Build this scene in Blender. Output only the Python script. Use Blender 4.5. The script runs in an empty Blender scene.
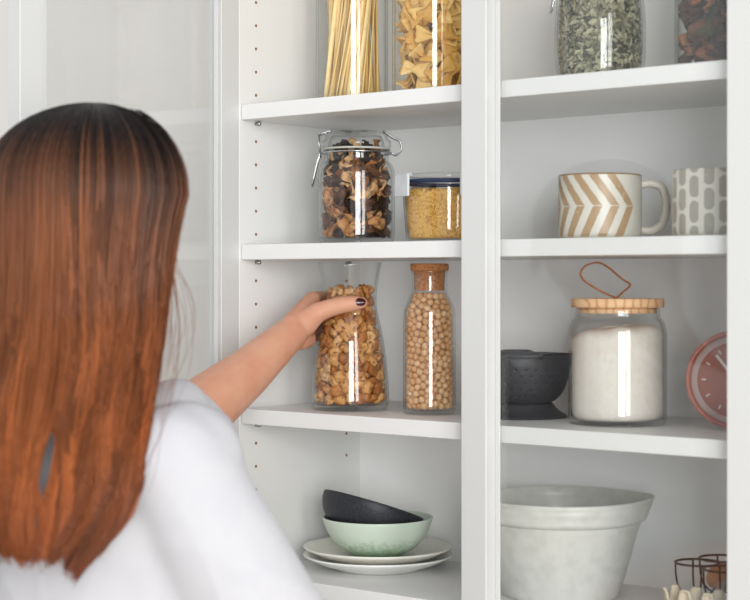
import bpy, bmesh, math, random
import numpy as np
from mathutils import Vector, Matrix

random.seed(7)
rng = np.random.default_rng(7)
S = bpy.context.scene
COL = S.collection

# ------------------------------------------------------------------ camera
TH = math.radians(39.3)            # the camera looks 39 degrees left of the cabinet's normal
CS, SN = math.cos(TH), math.sin(TH)
FPX, CX, CY, CAMZ = 1678.0, 375.0, 283.0, 1.45
E1 = Vector((CS, SN, 0)); E2 = Vector((-SN, CS, 0)); E3 = Vector((0, 0, 1))
cam_data = bpy.data.cameras.new('camera')
cam_data.sensor_width = 36
cam_data.lens = FPX / 750 * 36
cam_data.shift_y = -17 / 750
cam_data.dof.use_dof = True
cam_data.dof.focus_distance = 2.24
cam_data.dof.aperture_fstop = 5.6
cam_data.clip_start = 0.05
camera = bpy.data.objects.new('camera', cam_data)
camera.location = (0, 0, CAMZ)
camera.rotation_euler = (math.pi / 2, 0, TH)
COL.objects.link(camera)
S.camera = camera

# ------------------------------------------------------------------ world, light, exposure
W = bpy.data.worlds.new('world'); S.world = W
W.use_nodes = True
bg = W.node_tree.nodes['Background']
bg.inputs[0].default_value = (0.97, 0.985, 1.0, 1)
bg.inputs[1].default_value = 0.84

def area(name, loc, target, sx, sy, power, col):
    l = bpy.data.lights.new(name, 'AREA'); l.shape = 'RECTANGLE'
    l.size = sx; l.size_y = sy; l.energy = power; l.color = col
    o = bpy.data.objects.new(name, l); COL.objects.link(o)
    o.location = loc
    o.rotation_euler = (Vector(target) - Vector(loc)).to_track_quat('-Z', 'Y').to_euler()
    return o
area('window_daylight', (1.5, 0.1, 1.75), (-1.3, 1.7, 1.4), 0.55, 1.7, 27, (1.0, 0.985, 0.96))
area('added_interior_fill', (2.5, -2.3, 1.8), (-1.2, 1.7, 1.35), 1.5, 2.4, 160, (0.985, 0.995, 1.0))  # added fill lamp, no real window: brightens the inside of the cabinet

S.view_settings.view_transform = 'Standard'
S.view_settings.look = 'None'
S.view_settings.gamma = 1
S.view_settings.use_curve_mapping = False
S.view_settings.exposure = 0.0
S.cycles.use_denoising = True
S.cycles.max_bounces = 14
S.cycles.transparent_max_bounces = 48
S.cycles.sample_clamp_indirect = 6

# ------------------------------------------------------------------ helpers
def lin(c):
    return tuple(((v / 255) / 12.92 if v / 255 <= 0.04045 else ((v / 255 + 0.055) / 1.055) ** 2.4) for v in c)

def at(px, Y):
    """world x and the viewing distance of the vertical plane Y at image column px"""
    k = (px - CX) / FPX
    Z = Y / (k * SN + CS)
    return Z * (k * CS - SN), Z

def campt(px, py, Z):
    return E1 * ((px - CX) / FPX * Z) + E2 * Z + E3 * (CAMZ - (py - CY) / FPX * Z)

def rz(r, Z, z):
    return E1 * r + E2 * Z + E3 * z

TONES = {}
def mat(name, col, rough=0.5, spec=0.5, noise=None, bump=None, rand=None, attr=None, **kw):
    m = bpy.data.materials.new(name); m.use_nodes = True
    nt = m.node_tree; b = nt.nodes['Principled BSDF']
    c = lin(col) if max(col) > 1 else col
    b.inputs['Base Color'].default_value = (*c, 1)
    b.inputs['Roughness'].default_value = rough
    b.inputs['Specular IOR Level'].default_value = spec
    for k, v in kw.items():
        b.inputs[k].default_value = v
    tc = None
    def coord():
        nonlocal tc
        if tc is None:
            tc = nt.nodes.new('ShaderNodeTexCoord')
        return tc.outputs['Object']
    src = None
    if attr:
        a = nt.nodes.new('ShaderNodeAttribute'); a.attribute_name = attr
        src = a.outputs['Color']
    if rand:                                     # list of colours picked per object
        oi = nt.nodes.new('ShaderNodeObjectInfo')
        TONES[name] = rand
        src = oi.outputs['Color']                # each piece carries its own colour
    if noise:                                    # (scale, colour, lo, hi[, detail])
        t = nt.nodes.new('ShaderNodeTexNoise'); t.inputs['Scale'].default_value = noise[0]
        t.inputs['Detail'].default_value = noise[4] if len(noise) > 4 else 4
        nt.links.new(coord(), t.inputs['Vector'])
        mr = nt.nodes.new('ShaderNodeMapRange')
        mr.inputs[1].default_value = noise[2]; mr.inputs[2].default_value = noise[3]
        nt.links.new(t.outputs['Fac'], mr.inputs[0])
        mx = nt.nodes.new('ShaderNodeMix'); mx.data_type = 'RGBA'
        nt.links.new(mr.outputs[0], mx.inputs[0])
        if src: nt.links.new(src, mx.inputs[6])
        else: mx.inputs[6].default_value = (*c, 1)
        mx.inputs[7].default_value = (*lin(noise[1]), 1)
        src = mx.outputs[2]
    if src: nt.links.new(src, b.inputs['Base Color'])
    if bump:                                     # (scale, strength, distance)
        t = nt.nodes.new('ShaderNodeTexNoise'); t.inputs['Scale'].default_value = bump[0]
        t.inputs['Detail'].default_value = 5
        nt.links.new(coord(), t.inputs['Vector'])
        bp = nt.nodes.new('ShaderNodeBump'); bp.inputs['Strength'].default_value = bump[1]
        bp.inputs['Distance'].default_value = bump[2]
        nt.links.new(t.outputs['Fac'], bp.inputs['Height'])
        nt.links.new(bp.outputs[0], b.inputs['Normal'])
    return m

def glass_mat(name, tint=(0.994, 0.996, 0.994), edge=(0.74, 0.79, 0.77), rough=0.0, f0=0.04, edge_pow=4):
    """thin clear glass: straight-through transmission, Schlick reflection, darker where the wall is seen edge-on"""
    m = bpy.data.materials.new(name); m.use_nodes = True
    nt = m.node_tree; nt.nodes.clear()
    N = nt.nodes.new; L = nt.links.new
    out = N('ShaderNodeOutputMaterial'); mix = N('ShaderNodeMixShader')
    tr = N('ShaderNodeBsdfTransparent'); gl = N('ShaderNodeBsdfGlossy'); gl.inputs['Roughness'].default_value = rough
    lw = N('ShaderNodeLayerWeight'); lw.inputs[0].default_value = 0.5
    p5 = N('ShaderNodeMath'); p5.operation = 'POWER'; p5.inputs[1].default_value = 5
    ma = N('ShaderNodeMath'); ma.operation = 'MULTIPLY_ADD'; ma.inputs[1].default_value = 1 - f0; ma.inputs[2].default_value = f0
    p2 = N('ShaderNodeMath'); p2.operation = 'POWER'; p2.inputs[1].default_value = edge_pow
    mx = N('ShaderNodeMix'); mx.data_type = 'RGBA'
    mx.inputs[6].default_value = (*tint, 1); mx.inputs[7].default_value = (*edge, 1)
    L(lw.outputs['Facing'], p5.inputs[0]); L(p5.outputs[0], ma.inputs[0])
    L(lw.outputs['Facing'], p2.inputs[0]); L(p2.outputs[0], mx.inputs[0])
    L(mx.outputs[2], tr.inputs[0])
    L(ma.outputs[0], mix.inputs[0]); L(tr.outputs[0], mix.inputs[1]); L(gl.outputs[0], mix.inputs[2])
    L(mix.outputs[0], out.inputs[0])
    return m

def mesh_from(name, verts, faces, smooth=True):
    me = bpy.data.meshes.new(name)
    me.from_pydata([tuple(v) for v in verts], [], [tuple(f) for f in faces])
    me.validate()
    if smooth:
        me.polygons.foreach_set('use_smooth', [True] * len(me.polygons))
    me.update()
    return me

def obj(name, me, material=None, parent=None, loc=None, rot=None):
    o = bpy.data.objects.new(name, me)
    if material and me is not None and not me.materials:
        me.materials.append(material)
    COL.objects.link(o)
    if parent: o.parent = parent
    if loc is not None: o.location = loc
    if rot is not None: o.rotation_euler = rot
    return o

def thing(name, label, cat, loc=(0, 0, 0), rotz=0, group=None):
    o = obj(name, None, loc=loc, rot=(0, 0, rotz))
    o.empty_display_size = 0.02
    return tag(o, label, cat, group)

def tag(o, label, cat, group=None, kind=None):
    o['label'] = label
    if cat: o['category'] = cat
    if group: o['group'] = group
    if kind: o['kind'] = kind
    return o

def bm_mesh(name, bm, smooth=False):
    me = bpy.data.meshes.new(name); bm.to_mesh(me); bm.free()
    if smooth:
        me.polygons.foreach_set('use_smooth', [True] * len(me.polygons))
    return me

def box(name, x0, x1, y0, y1, z0, z1, bev=0.0, seg=2):
    bm = bmesh.new()
    bmesh.ops.create_cube(bm, size=1, matrix=Matrix.Translation(((x0 + x1) / 2, (y0 + y1) / 2, (z0 + z1) / 2)) @ Matrix.Diagonal((x1 - x0, y1 - y0, z1 - z0, 1)))
    if bev > 0:
        bmesh.ops.bevel(bm, geom=bm.edges[:], offset=bev, segments=seg, affect='EDGES', profile=0.5)
    return bm_mesh(name, bm)

def lathe(prof, seg=64, close=False, fn=None):
    """prof: list of (r, z). close joins the last profile point to the first one."""
    verts, faces = [], []
    n = len(prof)
    for j in range(seg):
        a = 2 * math.pi * j / seg
        for i, (r, z) in enumerate(prof):
            p = (r * math.cos(a), r * math.sin(a), z)
            if fn: p = fn(p, a, i)
            verts.append(p)
    for j in range(seg):
        k = (j + 1) % seg
        for i in range(n if close else n - 1):
            i2 = (i + 1) % n
            faces.append((j * n + i, k * n + i, k * n + i2, j * n + i2))
    return verts, faces

def lathe_mesh(name, prof, seg=64, close=False, fn=None, merge=True):
    v, f = lathe(prof, seg, close, fn)
    me = mesh_from(name, v, f)
    bm = bmesh.new(); bm.from_mesh(me)
    if merge: bmesh.ops.remove_doubles(bm, verts=bm.verts, dist=1e-6)
    bmesh.ops.recalc_face_normals(bm, faces=bm.faces)
    bm.to_mesh(me); bm.free()
    me.polygons.foreach_set('use_smooth', [True] * len(me.polygons))
    return me

def sm(prof, n=4):
    """Catmull-Rom resampling of a profile"""
    P = [np.array(p, float) for p in prof]
    P = [2 * P[0] - P[1]] + P + [2 * P[-1] - P[-2]]
    out = []
    for i in range(1, len(P) - 2):
        for k in range(n):
            t = k / n
            a, b, c, d = P[i - 1], P[i], P[i + 1], P[i + 2]
            out.append(0.5 * ((2 * b) + (-a + c) * t + (2 * a - 5 * b + 4 * c - d) * t * t + (-a + 3 * b - 3 * c + d) * t ** 3))
    out.append(P[-2])
    return [(max(float(p[0]), 0.0), float(p[1])) for p in out]

def vessel(outer, wall, floor):
    """closed profile for a hollow vessel: outer wall up, inner wall down"""
    inner = [(max(r - wall, 0.0), max(z, floor)) for r, z in outer]
    inner = [p for i, p in enumerate(inner) if i == 0 or p != inner[i - 1]]
    top = outer[-1]
    rim = [(top[0] - wall * 0.3, top[1] + wall * 0.35), (top[0] - wall * 0.7, top[1] + wall * 0.35)]
    return outer + rim + inner[::-1] + [(0.0, floor)]

def tube(points, rad, sides=8, closed=False, flat=None, up=None):
    """swept tube; rad is a number or a list; flat=(w,h) makes a strap"""
    P = [Vector(p) for p in points]; n = len(P)
    R = rad if hasattr(rad, '__len__') else [rad] * n
    verts, faces = [], []
    nrm = None
    for i in range(n):
        if closed: t = P[(i + 1) % n] - P[i - 1]
        else: t = P[min(i + 1, n - 1)] - P[max(i - 1, 0)]
        t.normalize()
        if up is not None: nrm = Vector(up)
        elif nrm is None: nrm = t.orthogonal()
        nrm = (nrm - t * nrm.dot(t)).normalized()
        b = t.cross(nrm)
        for k in range(sides):
            a = 2 * math.pi * (k + 0.5) / sides
            if flat:
                c_, s_ = math.cos(a), math.sin(a)
                e = 0.35
                c_ = math.copysign(abs(c_) ** e, c_); s_ = math.copysign(abs(s_) ** e, s_)
                verts.append(P[i] + nrm * (flat[0] / 2 * c_) + b * (flat[1] / 2 * s_))
            else:
                verts.append(P[i] + (nrm * math.cos(a) + b * math.sin(a)) * R[i])
    m = n if closed else n - 1
    for i in range(m):
        j = (i + 1) % n
        for k in range(sides):
            l = (k + 1) % sides
            faces.append((i * sides + k, i * sides + l, j * sides + l, j * sides + k))
    if not closed:
        faces.append(tuple(range(sides))[::-1])
        faces.append(tuple((n - 1) * sides + k for k in range(sides)))
    return verts, faces

def tube_mesh(name, *a, **k):
    v, f = tube(*a, **k)
    return mesh_from(name, v, f)

def spline(pts, n=8, closed=False):
    P = [np.array(p, float) for p in pts]
    if closed: Q = [P[-1]] + P + [P[0], P[1]]
    else: Q = [2 * P[0] - P[1]] + P + [2 * P[-1] - P[-2]]
    out = []
    for i in range(1, len(Q) - 2):
        a, b, c, d = Q[i - 1:i + 3]
        for k in range(n):
            t = k / n
            out.append(0.5 * (2 * b + (c - a) * t + (2 * a - 5 * b + 4 * c - d) * t * t + (3 * b - a - 3 * c + d) * t ** 3))
    if not closed: out.append(P[-1])
    return [Vector(p) for p in out]

def evaluated(me, mods):
    """apply modifiers to a mesh and give back the result"""
    o = bpy.data.objects.new('temporary', me); COL.objects.link(o)
    mods(o)
    dg = bpy.context.evaluated_depsgraph_get()
    res = bpy.data.meshes.new_from_object(o.evaluated_get(dg))
    bpy.data.objects.remove(o); 
    return res

class Soup:
    """closed solids that are fused into one skin with a voxel remesh"""
    def __init__(self): self.v, self.f = [], []
    def add(self, v, f):
        n = len(self.v); self.v += [tuple(p) for p in v]; self.f += [tuple(i + n for i in q) for q in f]
    def ball(self, c, axes, seg=20):
        """axes: three vectors (already scaled)"""
        v, f = [], []
        rings = seg // 2
        c = Vector(c); a, b, d = [Vector(x) for x in axes]
        for i in range(1, rings):
            t = math.pi * i / rings
            for j in range(seg):
                p = 2 * math.pi * j / seg
                v.append(c + a * (math.sin(t) * math.cos(p)) + b * (math.sin(t) * math.sin(p)) + d * math.cos(t))
        v.append(c + d); v.append(c - d)
        top, bot = len(v) - 2, len(v) - 1
        for i in range(rings - 2):
            for j in range(seg):
                k = (j + 1) % seg
                f.append((i * seg + j, (i + 1) * seg + j, (i + 1) * seg + k, i * seg + k))
        for j in range(seg):
            k = (j + 1) % seg
            f.append((top, j, k)); f.append((bot, (rings - 2) * seg + k, (rings - 2) * seg + j))
        self.add(v, f)
    def chain(self, pts, rad, caps=True, seg=18):
        pts = [Vector(p) for p in pts]
        for i in range(len(pts) - 1):
            a, b = pts[i], pts[i + 1]
            v, f = tube([a, b], [rad[i], rad[i + 1]], seg)
            self.add(v, f)
        for i, p in enumerate(pts):
            if not caps and i == len(pts) - 1: continue
            r = rad[i]
            self.ball(p, [(r, 0, 0), (0, r, 0), (0, 0, r)], seg)
    def loft(self, rings):
        """rings of equal point count, capped"""
        n = len(rings[0]); v = [p for r in rings for p in r]; f = []
        for i in range(len(rings) - 1):
            for j in range(n):
                k = (j + 1) % n
                f.append((i * n + j, i * n + k, (i + 1) * n + k, (i + 1) * n + j))
        f.append(tuple(range(n))[::-1]); f.append(tuple((len(rings) - 1) * n + j for j in range(n)))
        self.add(v, f)
    def fuse(self, name, voxel, smooth=6, factor=0.5):
        me = mesh_from(name, self.v, self.f)
        def mods(o):
            m = o.modifiers.new('fuse', 'REMESH'); m.mode = 'VOXEL'; m.voxel_size = voxel; m.use_smooth_shade = True
            if smooth:
                s = o.modifiers.new('smooth', 'SMOOTH'); s.iterations = smooth; s.factor = factor
        out = evaluated(me, mods); out.name = name
        out.polygons.foreach_set('use_smooth', [True] * len(out.polygons))
        return out

def pack(N, rad, R, z0, z1, iters=160, seed=1):
    """loose packing of N balls of radius rad inside the profile R(z), z0..z1"""
    g = np.random.default_rng(seed)
    zz = np.linspace(z0 + rad, z1 - rad, 200); ww = np.maximum(R(zz) - rad, 1e-4) ** 2
    cw = np.cumsum(ww); cw /= cw[-1]
    z = np.interp(g.random(N), cw, zz)
    a = g.random(N) * 2 * math.pi
    r = np.sqrt(g.random(N)) * np.maximum(R(z) - rad, 0)
    P = np.stack([r * np.cos(a), r * np.sin(a), z], 1)
    for it in range(iters):
        D = P[:, None] - P[None]
        d = np.sqrt((D ** 2).sum(2)) + 1e-9
        ov = np.maximum(2 * rad - d, 0); np.fill_diagonal(ov, 0)
        P += (D / d[..., None] * (ov * 0.32)[..., None]).sum(1)
        P[:, 2] = np.clip(P[:, 2], z0 + rad, z1 - rad + 0.3 * rad)
        lim = np.maximum(R(P[:, 2]) - rad, 1e-4)
        rr = np.sqrt(P[:, 0] ** 2 + P[:, 1] ** 2) + 1e-9
        k = np.minimum(1, lim / rr)
        P[:, 0] *= k; P[:, 1] *= k
    return P

def prof_fn(prof, inset):
    z = np.array([p[1] for p in prof]); r = np.array([p[0] for p in prof])
    return lambda q: np.interp(q, z, r) - inset

def keep_in(V, Rf, zmin):
    V = V.copy(); V[:, 2] = np.maximum(V[:, 2], zmin)
    rho = np.hypot(V[:, 0], V[:, 1]) + 1e-9
    k = np.minimum(1, Rf(V[:, 2]) / rho)
    V[:, 0] *= k; V[:, 1] *= k
    return V

def rnd_rot(g=random):
    return (g.uniform(0, 6.28), g.uniform(0, 6.28), g.uniform(0, 6.28))

def group_into(name, me_list, mat_, xforms):
    """join transformed copies into one mesh (for what is past counting)"""
    V, F, n = [], [], 0
    for k, (M, i) in enumerate(xforms):
        me = me_list[i]
        co = np.empty(len(me.vertices) * 3); me.vertices.foreach_get('co', co); co = co.reshape(-1, 3)
        A = np.array(M)
        V.append(co @ A[:3, :3].T + A[:3, 3])
        F += [tuple(j + n for j in p.vertices) for p in me.polygons]
        n += len(co)
    me = mesh_from(name, np.concatenate(V), F)
    me.materials.append(mat_)
    return me

# ------------------------------------------------------------------ materials
M = {}
M['white'] = mat('white_melamine', (231, 231, 229), 0.42, 0.4, noise=(3, (229, 229, 227), 0.3, 0.7))
M['shelf'] = mat('white_shelf_board', (231, 231, 230), 0.4, 0.4, noise=(3, (229, 229, 228), 0.3, 0.7))
M['back'] = mat('white_back_board', (248, 248, 247), 0.5, 0.3, noise=(3, (246, 246, 245), 0.3, 0.7))
M['door'] = mat('white_lacquer', (208, 209, 208), 0.35, 0.45, noise=(3, (206, 207, 206), 0.3, 0.7))
M['wall'] = mat('white_wall_paint', (226, 224, 221), 0.8, 0.2, bump=(120, 0.1, 0.001))
M['floor'] = mat('pale_floor', (196, 182, 164), 0.5, 0.4, noise=(6, (180, 165, 146), 0.35, 0.65))
M['hole'] = mat('raw_board_hole', (158, 120, 86), 0.9, 0.1, noise=(900, (110, 82, 58), 0.4, 0.6))
M['steel'] = mat('polished_steel', (190, 192, 194), 0.22, 0.5, Metallic=1.0, noise=(40, (170, 172, 174), 0.4, 0.6))
M['pane'] = glass_mat('door_glass', (0.985, 0.99, 0.988), (0.9, 0.92, 0.91), f0=0.04)
M['glass'] = glass_mat('jar_glass')
M['glass_clear'] = glass_mat('jar_glass_thin', (0.995, 0.997, 0.995), (0.72, 0.77, 0.75), f0=0.04, edge_pow=5)
M['plastic'] = glass_mat('clear_plastic', (0.985, 0.987, 0.987), (0.8, 0.82, 0.82), rough=0.03)
M['seal'] = mat('clear_rubber', (196, 198, 190), 0.5, 0.4, noise=(60, (186, 188, 180), 0.4, 0.6))
M['navy'] = mat('navy_silicone', (42, 52, 84), 0.5, 0.4, noise=(80, (36, 46, 78), 0.4, 0.6))
M['clip'] = mat('frosted_clip', (214, 217, 220), 0.4, 0.5, noise=(60, (206, 209, 212), 0.4, 0.6))
M['cork'] = mat('cork', (186, 128, 82), 0.85, 0.2, noise=(260, (128, 80, 46), 0.5, 0.68), bump=(300, 0.5, 0.0006))
M['leather'] = mat('tan_leather', (172, 104, 48), 0.5, 0.4, noise=(200, (148, 84, 36), 0.4, 0.7))
M['flour'] = mat('white_flour', (229, 222, 213), 0.95, 0.1, noise=(160, (222, 215, 205), 0.45, 0.7), bump=(300, 0.4, 0.001))
M['pasta'] = mat('dry_pasta', (240, 210, 146), 0.55, 0.35, rand=[(238, 204, 134), (247, 222, 164), (243, 214, 150), (234, 198, 124)], noise=(90, (232, 192, 116), 0.5, 0.9))
M['farfalle'] = mat('dry_farfalle', (224, 174, 88), 0.55, 0.35, rand=[(222, 170, 84), (238, 198, 118), (230, 182, 98), (241, 204, 130)], noise=(120, (214, 158, 72), 0.45, 0.9))
M['walnut'] = mat('walnut_kernel', (186, 132, 76), 0.55, 0.4, rand=[(200, 144, 82), (180, 120, 62), (206, 156, 96), (190, 132, 72), (160, 100, 48), (202, 150, 88), (212, 168, 112)], noise=(210, (126, 70, 28), 0.5, 0.68), bump=(220, 0.55, 0.0014))
M['chickpea'] = mat('chickpea_skin', (214, 170, 126), 0.6, 0.35, rand=[(220, 178, 134), (204, 156, 108), (226, 188, 146), (210, 164, 118)], noise=(300, (190, 140, 94), 0.5, 0.8), bump=(420, 0.35, 0.0006))
M['mushroom'] = mat('dried_mushroom', (130, 86, 50), 0.8, 0.25, rand=[(42, 30, 24), (188, 136, 86), (66, 44, 32), (156, 100, 56), (212, 168, 118), (104, 66, 40), (178, 118, 64), (36, 26, 22)], noise=(120, (52, 32, 20), 0.48, 0.75), bump=(200, 0.7, 0.002))
M['fruit'] = mat('dried_potpourri', (120, 78, 50), 0.8, 0.25, rand=[(84, 50, 32), (176, 120, 72), (112, 66, 40), (70, 72, 40), (150, 94, 54), (66, 40, 28)], noise=(120, (64, 38, 24), 0.5, 0.8), bump=(200, 0.6, 0.002))
M['bulgur'] = mat('bulgur_grain', (232, 190, 106), 0.6, 0.35, noise=(260, (206, 150, 66), 0.45, 0.65))
M['herb'] = mat('dried_herb_leaf', (176, 172, 144), 0.8, 0.2, attr='leaf')
M['mug'] = mat('glazed_mug', (226, 222, 212), 0.35, 0.5, attr='glaze', noise=(140, (206, 198, 182), 0.62, 0.85))
M['mug_plain'] = mat('speckled_glaze', (212, 206, 192), 0.35, 0.5, noise=(160, (190, 182, 164), 0.55, 0.8))
M['black'] = mat('matt_black_enamel', (46, 46, 50), 0.5, 0.4, noise=(200, (58, 58, 62), 0.5, 0.8))
M['charcoal'] = mat('charcoal_stoneware', (38, 40, 46), 0.5, 0.4, noise=(320, (56, 58, 64), 0.45, 0.75))
M['cream'] = mat('cream_stoneware', (240, 238, 228), 0.35, 0.5, noise=(90, (232, 229, 217), 0.5, 0.8))
M['plate'] = mat('white_porcelain', (243, 243, 238), 0.3, 0.5, noise=(400, (190, 174, 140), 0.74, 0.78))
M['bowl'] = mat('pale_grey_stoneware', (214, 214, 208), 0.35, 0.5, noise=(60, (202, 202, 196), 0.4, 0.7), bump=(14, 0.12, 0.004))
M['wire'] = mat('black_wire', (22, 22, 24), 0.5, 0.2, noise=(90, (28, 28, 30), 0.4, 0.7))
M['pink'] = mat('dusty_pink_plastic', (188, 120, 106), 0.4, 0.45, noise=(40, (182, 113, 99), 0.4, 0.7))
M['pink_face'] = mat('pink_dial_face', (172, 114, 102), 0.5, 0.4, noise=(40, (166, 108, 96), 0.4, 0.7))
M['pale_pink'] = mat('pale_pink_ring', (200, 182, 176), 0.5, 0.4, noise=(40, (194, 176, 170), 0.4, 0.7))
M['pale'] = mat('pale_marking', (236, 226, 220), 0.5, 0.4, noise=(40, (230, 220, 214), 0.4, 0.7))
M['carton'] = mat('pulp_carton', (208, 198, 178), 0.9, 0.1, noise=(200, (192, 182, 160), 0.4, 0.7), bump=(220, 0.5, 0.001))
M['egg'] = mat('brown_egg', (188, 136, 106), 0.6, 0.35, noise=(200, (172, 118, 88), 0.55, 0.75))
M['skin'] = mat('skin', (207, 155, 128), 0.5, 0.35, noise=(28, (201, 140, 114), 0.4, 0.8, 2), bump=(420, 0.10, 0.0005))
_b = M['skin'].node_tree.nodes['Principled BSDF']
_b.inputs['Subsurface Weight'].default_value = 0.12
_b.inputs['Subsurface Radius'].default_value = (1.0, 0.4, 0.2)
_b.inputs['Subsurface Scale'].default_value = 0.006
M['nail'] = mat('dark_red_nail_polish', (62, 12, 24), 0.18, 0.5, noise=(60, (54, 10, 20), 0.4, 0.6))
M['shirt'] = mat('white_cotton', (192, 192, 196), 0.9, 0.1, noise=(30, (189, 189, 194), 0.4, 0.6), bump=(900, 0.15, 0.0006))
M['denim'] = mat('blue_denim', (62, 78, 104), 0.85, 0.2, noise=(240, (48, 62, 86), 0.4, 0.6))
M['shoe'] = mat('white_canvas', (220, 218, 212), 0.8, 0.2, noise=(200, (208, 206, 200), 0.4, 0.6))
M['eye'] = mat('eye_white', (236, 232, 228), 0.15, 0.5, noise=(30, (230, 226, 222), 0.4, 0.6))
M['iris'] = mat('brown_iris', (66, 42, 26), 0.15, 0.5, noise=(300, (46, 28, 18), 0.4, 0.6))
M['lip'] = mat('lip', (190, 104, 98), 0.4, 0.4, noise=(100, (178, 92, 88), 0.4, 0.6))
M['hair'] = mat('auburn_hair', (110, 60, 34), 0.38, 0.28, attr='strand')

def wood_mat():
    m = mat('pine_wood', (222, 172, 118), 0.55, 0.35)
    nt = m.node_tree; b = nt.nodes['Principled BSDF']
    tc = nt.nodes.new('ShaderNodeTexCoord'); w = nt.nodes.new('ShaderNodeTexWave')
    w.inputs['Scale'].default_value = 30; w.inputs['Distortion'].default_value = 6; w.inputs['Detail'].default_value = 3
    w.inputs['Detail Scale'].default_value = 1.2
    r = nt.nodes.new('ShaderNodeValToRGB')
    r.color_ramp.elements[0].color = (*lin((204, 150, 104)), 1); r.color_ramp.elements[0].position = 0.0
    r.color_ramp.elements[1].color = (*lin((232, 192, 150)), 1); r.color_ramp.elements[1].position = 0.3
    nt.links.new(tc.outputs['Object'], w.inputs['Vector']); nt.links.new(w.outputs['Fac'], r.inputs[0])
    nt.links.new(r.outputs[0], b.inputs['Base Color'])
    return m
M['wood'] = wood_mat()

def bowl_green():
    m = mat('green_reactive_glaze', (196, 212, 192), 0.3, 0.5)
    nt = m.node_tree; b = nt.nodes['Principled BSDF']
    tc = nt.nodes.new('ShaderNodeTexCoord'); sp = nt.nodes.new('ShaderNodeSeparateXYZ')
    n = nt.nodes.new('ShaderNodeTexNoise'); n.inputs['Scale'].default_value = 150; n.inputs['Detail'].default_value = 4
    nt.links.new(tc.outputs['Object'], sp.inputs[0]); nt.links.new(tc.outputs['Object'], n.inputs['Vector'])
    mr = nt.nodes.new('ShaderNodeMapRange'); mr.inputs[1].default_value = 0.0; mr.inputs[2].default_value = 0.05
    nt.links.new(sp.outputs['Z'], mr.inputs[0])
    ad = nt.nodes.new('ShaderNodeMath'); ad.operation = 'MULTIPLY_ADD'; ad.inputs[1].default_value = 0.9; 
    nt.links.new(n.outputs['Fac'], ad.inputs[0]); nt.links.new(mr.outputs[0], ad.inputs[2])
    r = nt.nodes.new('ShaderNodeValToRGB'); e = r.color_ramp.elements
    e[0].position = 0.45; e[0].color = (*lin((128, 164, 128)), 1)
    e[1].position = 1.15 if False else 1.0; e[1].color = (*lin((206, 219, 204)), 1)
    nt.links.new(ad.outputs[0], r.inputs[0]); nt.links.new(r.outputs[0], b.inputs['Base Color'])
    return m
M['green'] = bowl_green()

# ------------------------------------------------------------------ the setting
YB = 1.912          # front of the cabinet's back panel
o = obj('floor', box('floor', -4.5, 3.0, -2.5, 2.0, -0.05, 0.0), M['floor']); o['kind'] = 'structure'
o = obj('wall_back', box('wall_back', -4.5, 3.0, 1.945, 2.05, 0.0, 2.7), M['wall']); o['kind'] = 'structure'
o = obj('baseboard_back', box('baseboard_back', -4.5, -1.66, 1.93, 1.945, 0.0, 0.09, 0.003), M['door']); o['kind'] = 'structure'

# ------------------------------------------------------------------ cabinet
XL, XR = -1.594, -0.826      # inner faces of the side panels
YS, YP = 1.658, 1.655        # shelf front, panel front
SH = [CAMZ + v for v in (0.2436, 0.0525, -0.1715, -0.3945)]
SHELF_T = 0.0207
cab = thing('display_cabinet', 'tall white cabinet with glass doors, left door standing open', 'cabinet', (0, 0, 0))
pl = obj('side_panel', box('side_panel', XL - 0.018, XL, YP, YB, 0, 2.06, 0.0008), M['white'], cab)
obj('side_panel', box('side_panel', XR, XR + 0.018, YP, YB, 0, 2.06, 0.0008), M['white'], cab)
obj('back_panel', box('back_panel', XL - 0.017, XR + 0.017, YB + 0.0002, YB + 0.006, 0.0, 2.06), M['back'], cab)
obj('top_panel', box('top_panel', XL + 0.0003, XR - 0.0003, YP, YB, 2.04, 2.06, 0.0008), M['white'], cab)
obj('plinth', box('plinth', XL + 0.0003, XR - 0.0003, YP + 0.01, YP + 0.028, 0.0, 0.07, 0.0008), M['white'], cab)
levels = SH + [SH[3] - 0.224, SH[3] - 0.448, SH[3] - 0.672, 0.09]
for z in levels:
    obj('shelf', box('shelf', XL + 0.0012, XR - 0.0012, YS, YB - 0.0005, z - SHELF_T, z, 0.0011, 3), M['shelf'], cab)
# shelf pin holes and metal pins in the side panels
hole = bmesh.new()
bmesh.ops.create_cone(hole, cap_ends=True, segments=12, radius1=0.0021, radius2=0.0021, depth=0.0006, matrix=Matrix.Rotation(math.pi / 2, 4, 'Y'))
hole = bm_mesh('pin_hole', hole)
pin = bmesh.new()
bmesh.ops.create_uvsphere(pin, u_segments=12, v_segments=8, radius=0.0034, matrix=Matrix.Translation((0.006, 0, 0)))
bmesh.ops.create_cone(pin, cap_ends=True, segments=12, radius1=0.0026, radius2=0.0026, depth=0.007, matrix=Matrix.Translation((0.0035, 0, 0)) @ Matrix.Rotation(math.pi / 2, 4, 'Y'))
pin = bm_mesh('shelf_pin', pin, True)
for Yh in (1.688, 1.881):
    for k in range(-24, 6):
        z = 1.7090 + 0.032 * k
        under = [s for s in levels if s - SHELF_T - 0.012 < z < s + 0.004]
        if under or (Yh > 1.8 and z < 1.18): continue
        obj('pin_hole', hole, M['hole'], pl, (XL + 0.0001, Yh, z))
    for s in levels[:5]:
        obj('shelf_pin', pin, M['steel'], pl, (XL, Yh, s - SHELF_T - 0.0034))

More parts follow.
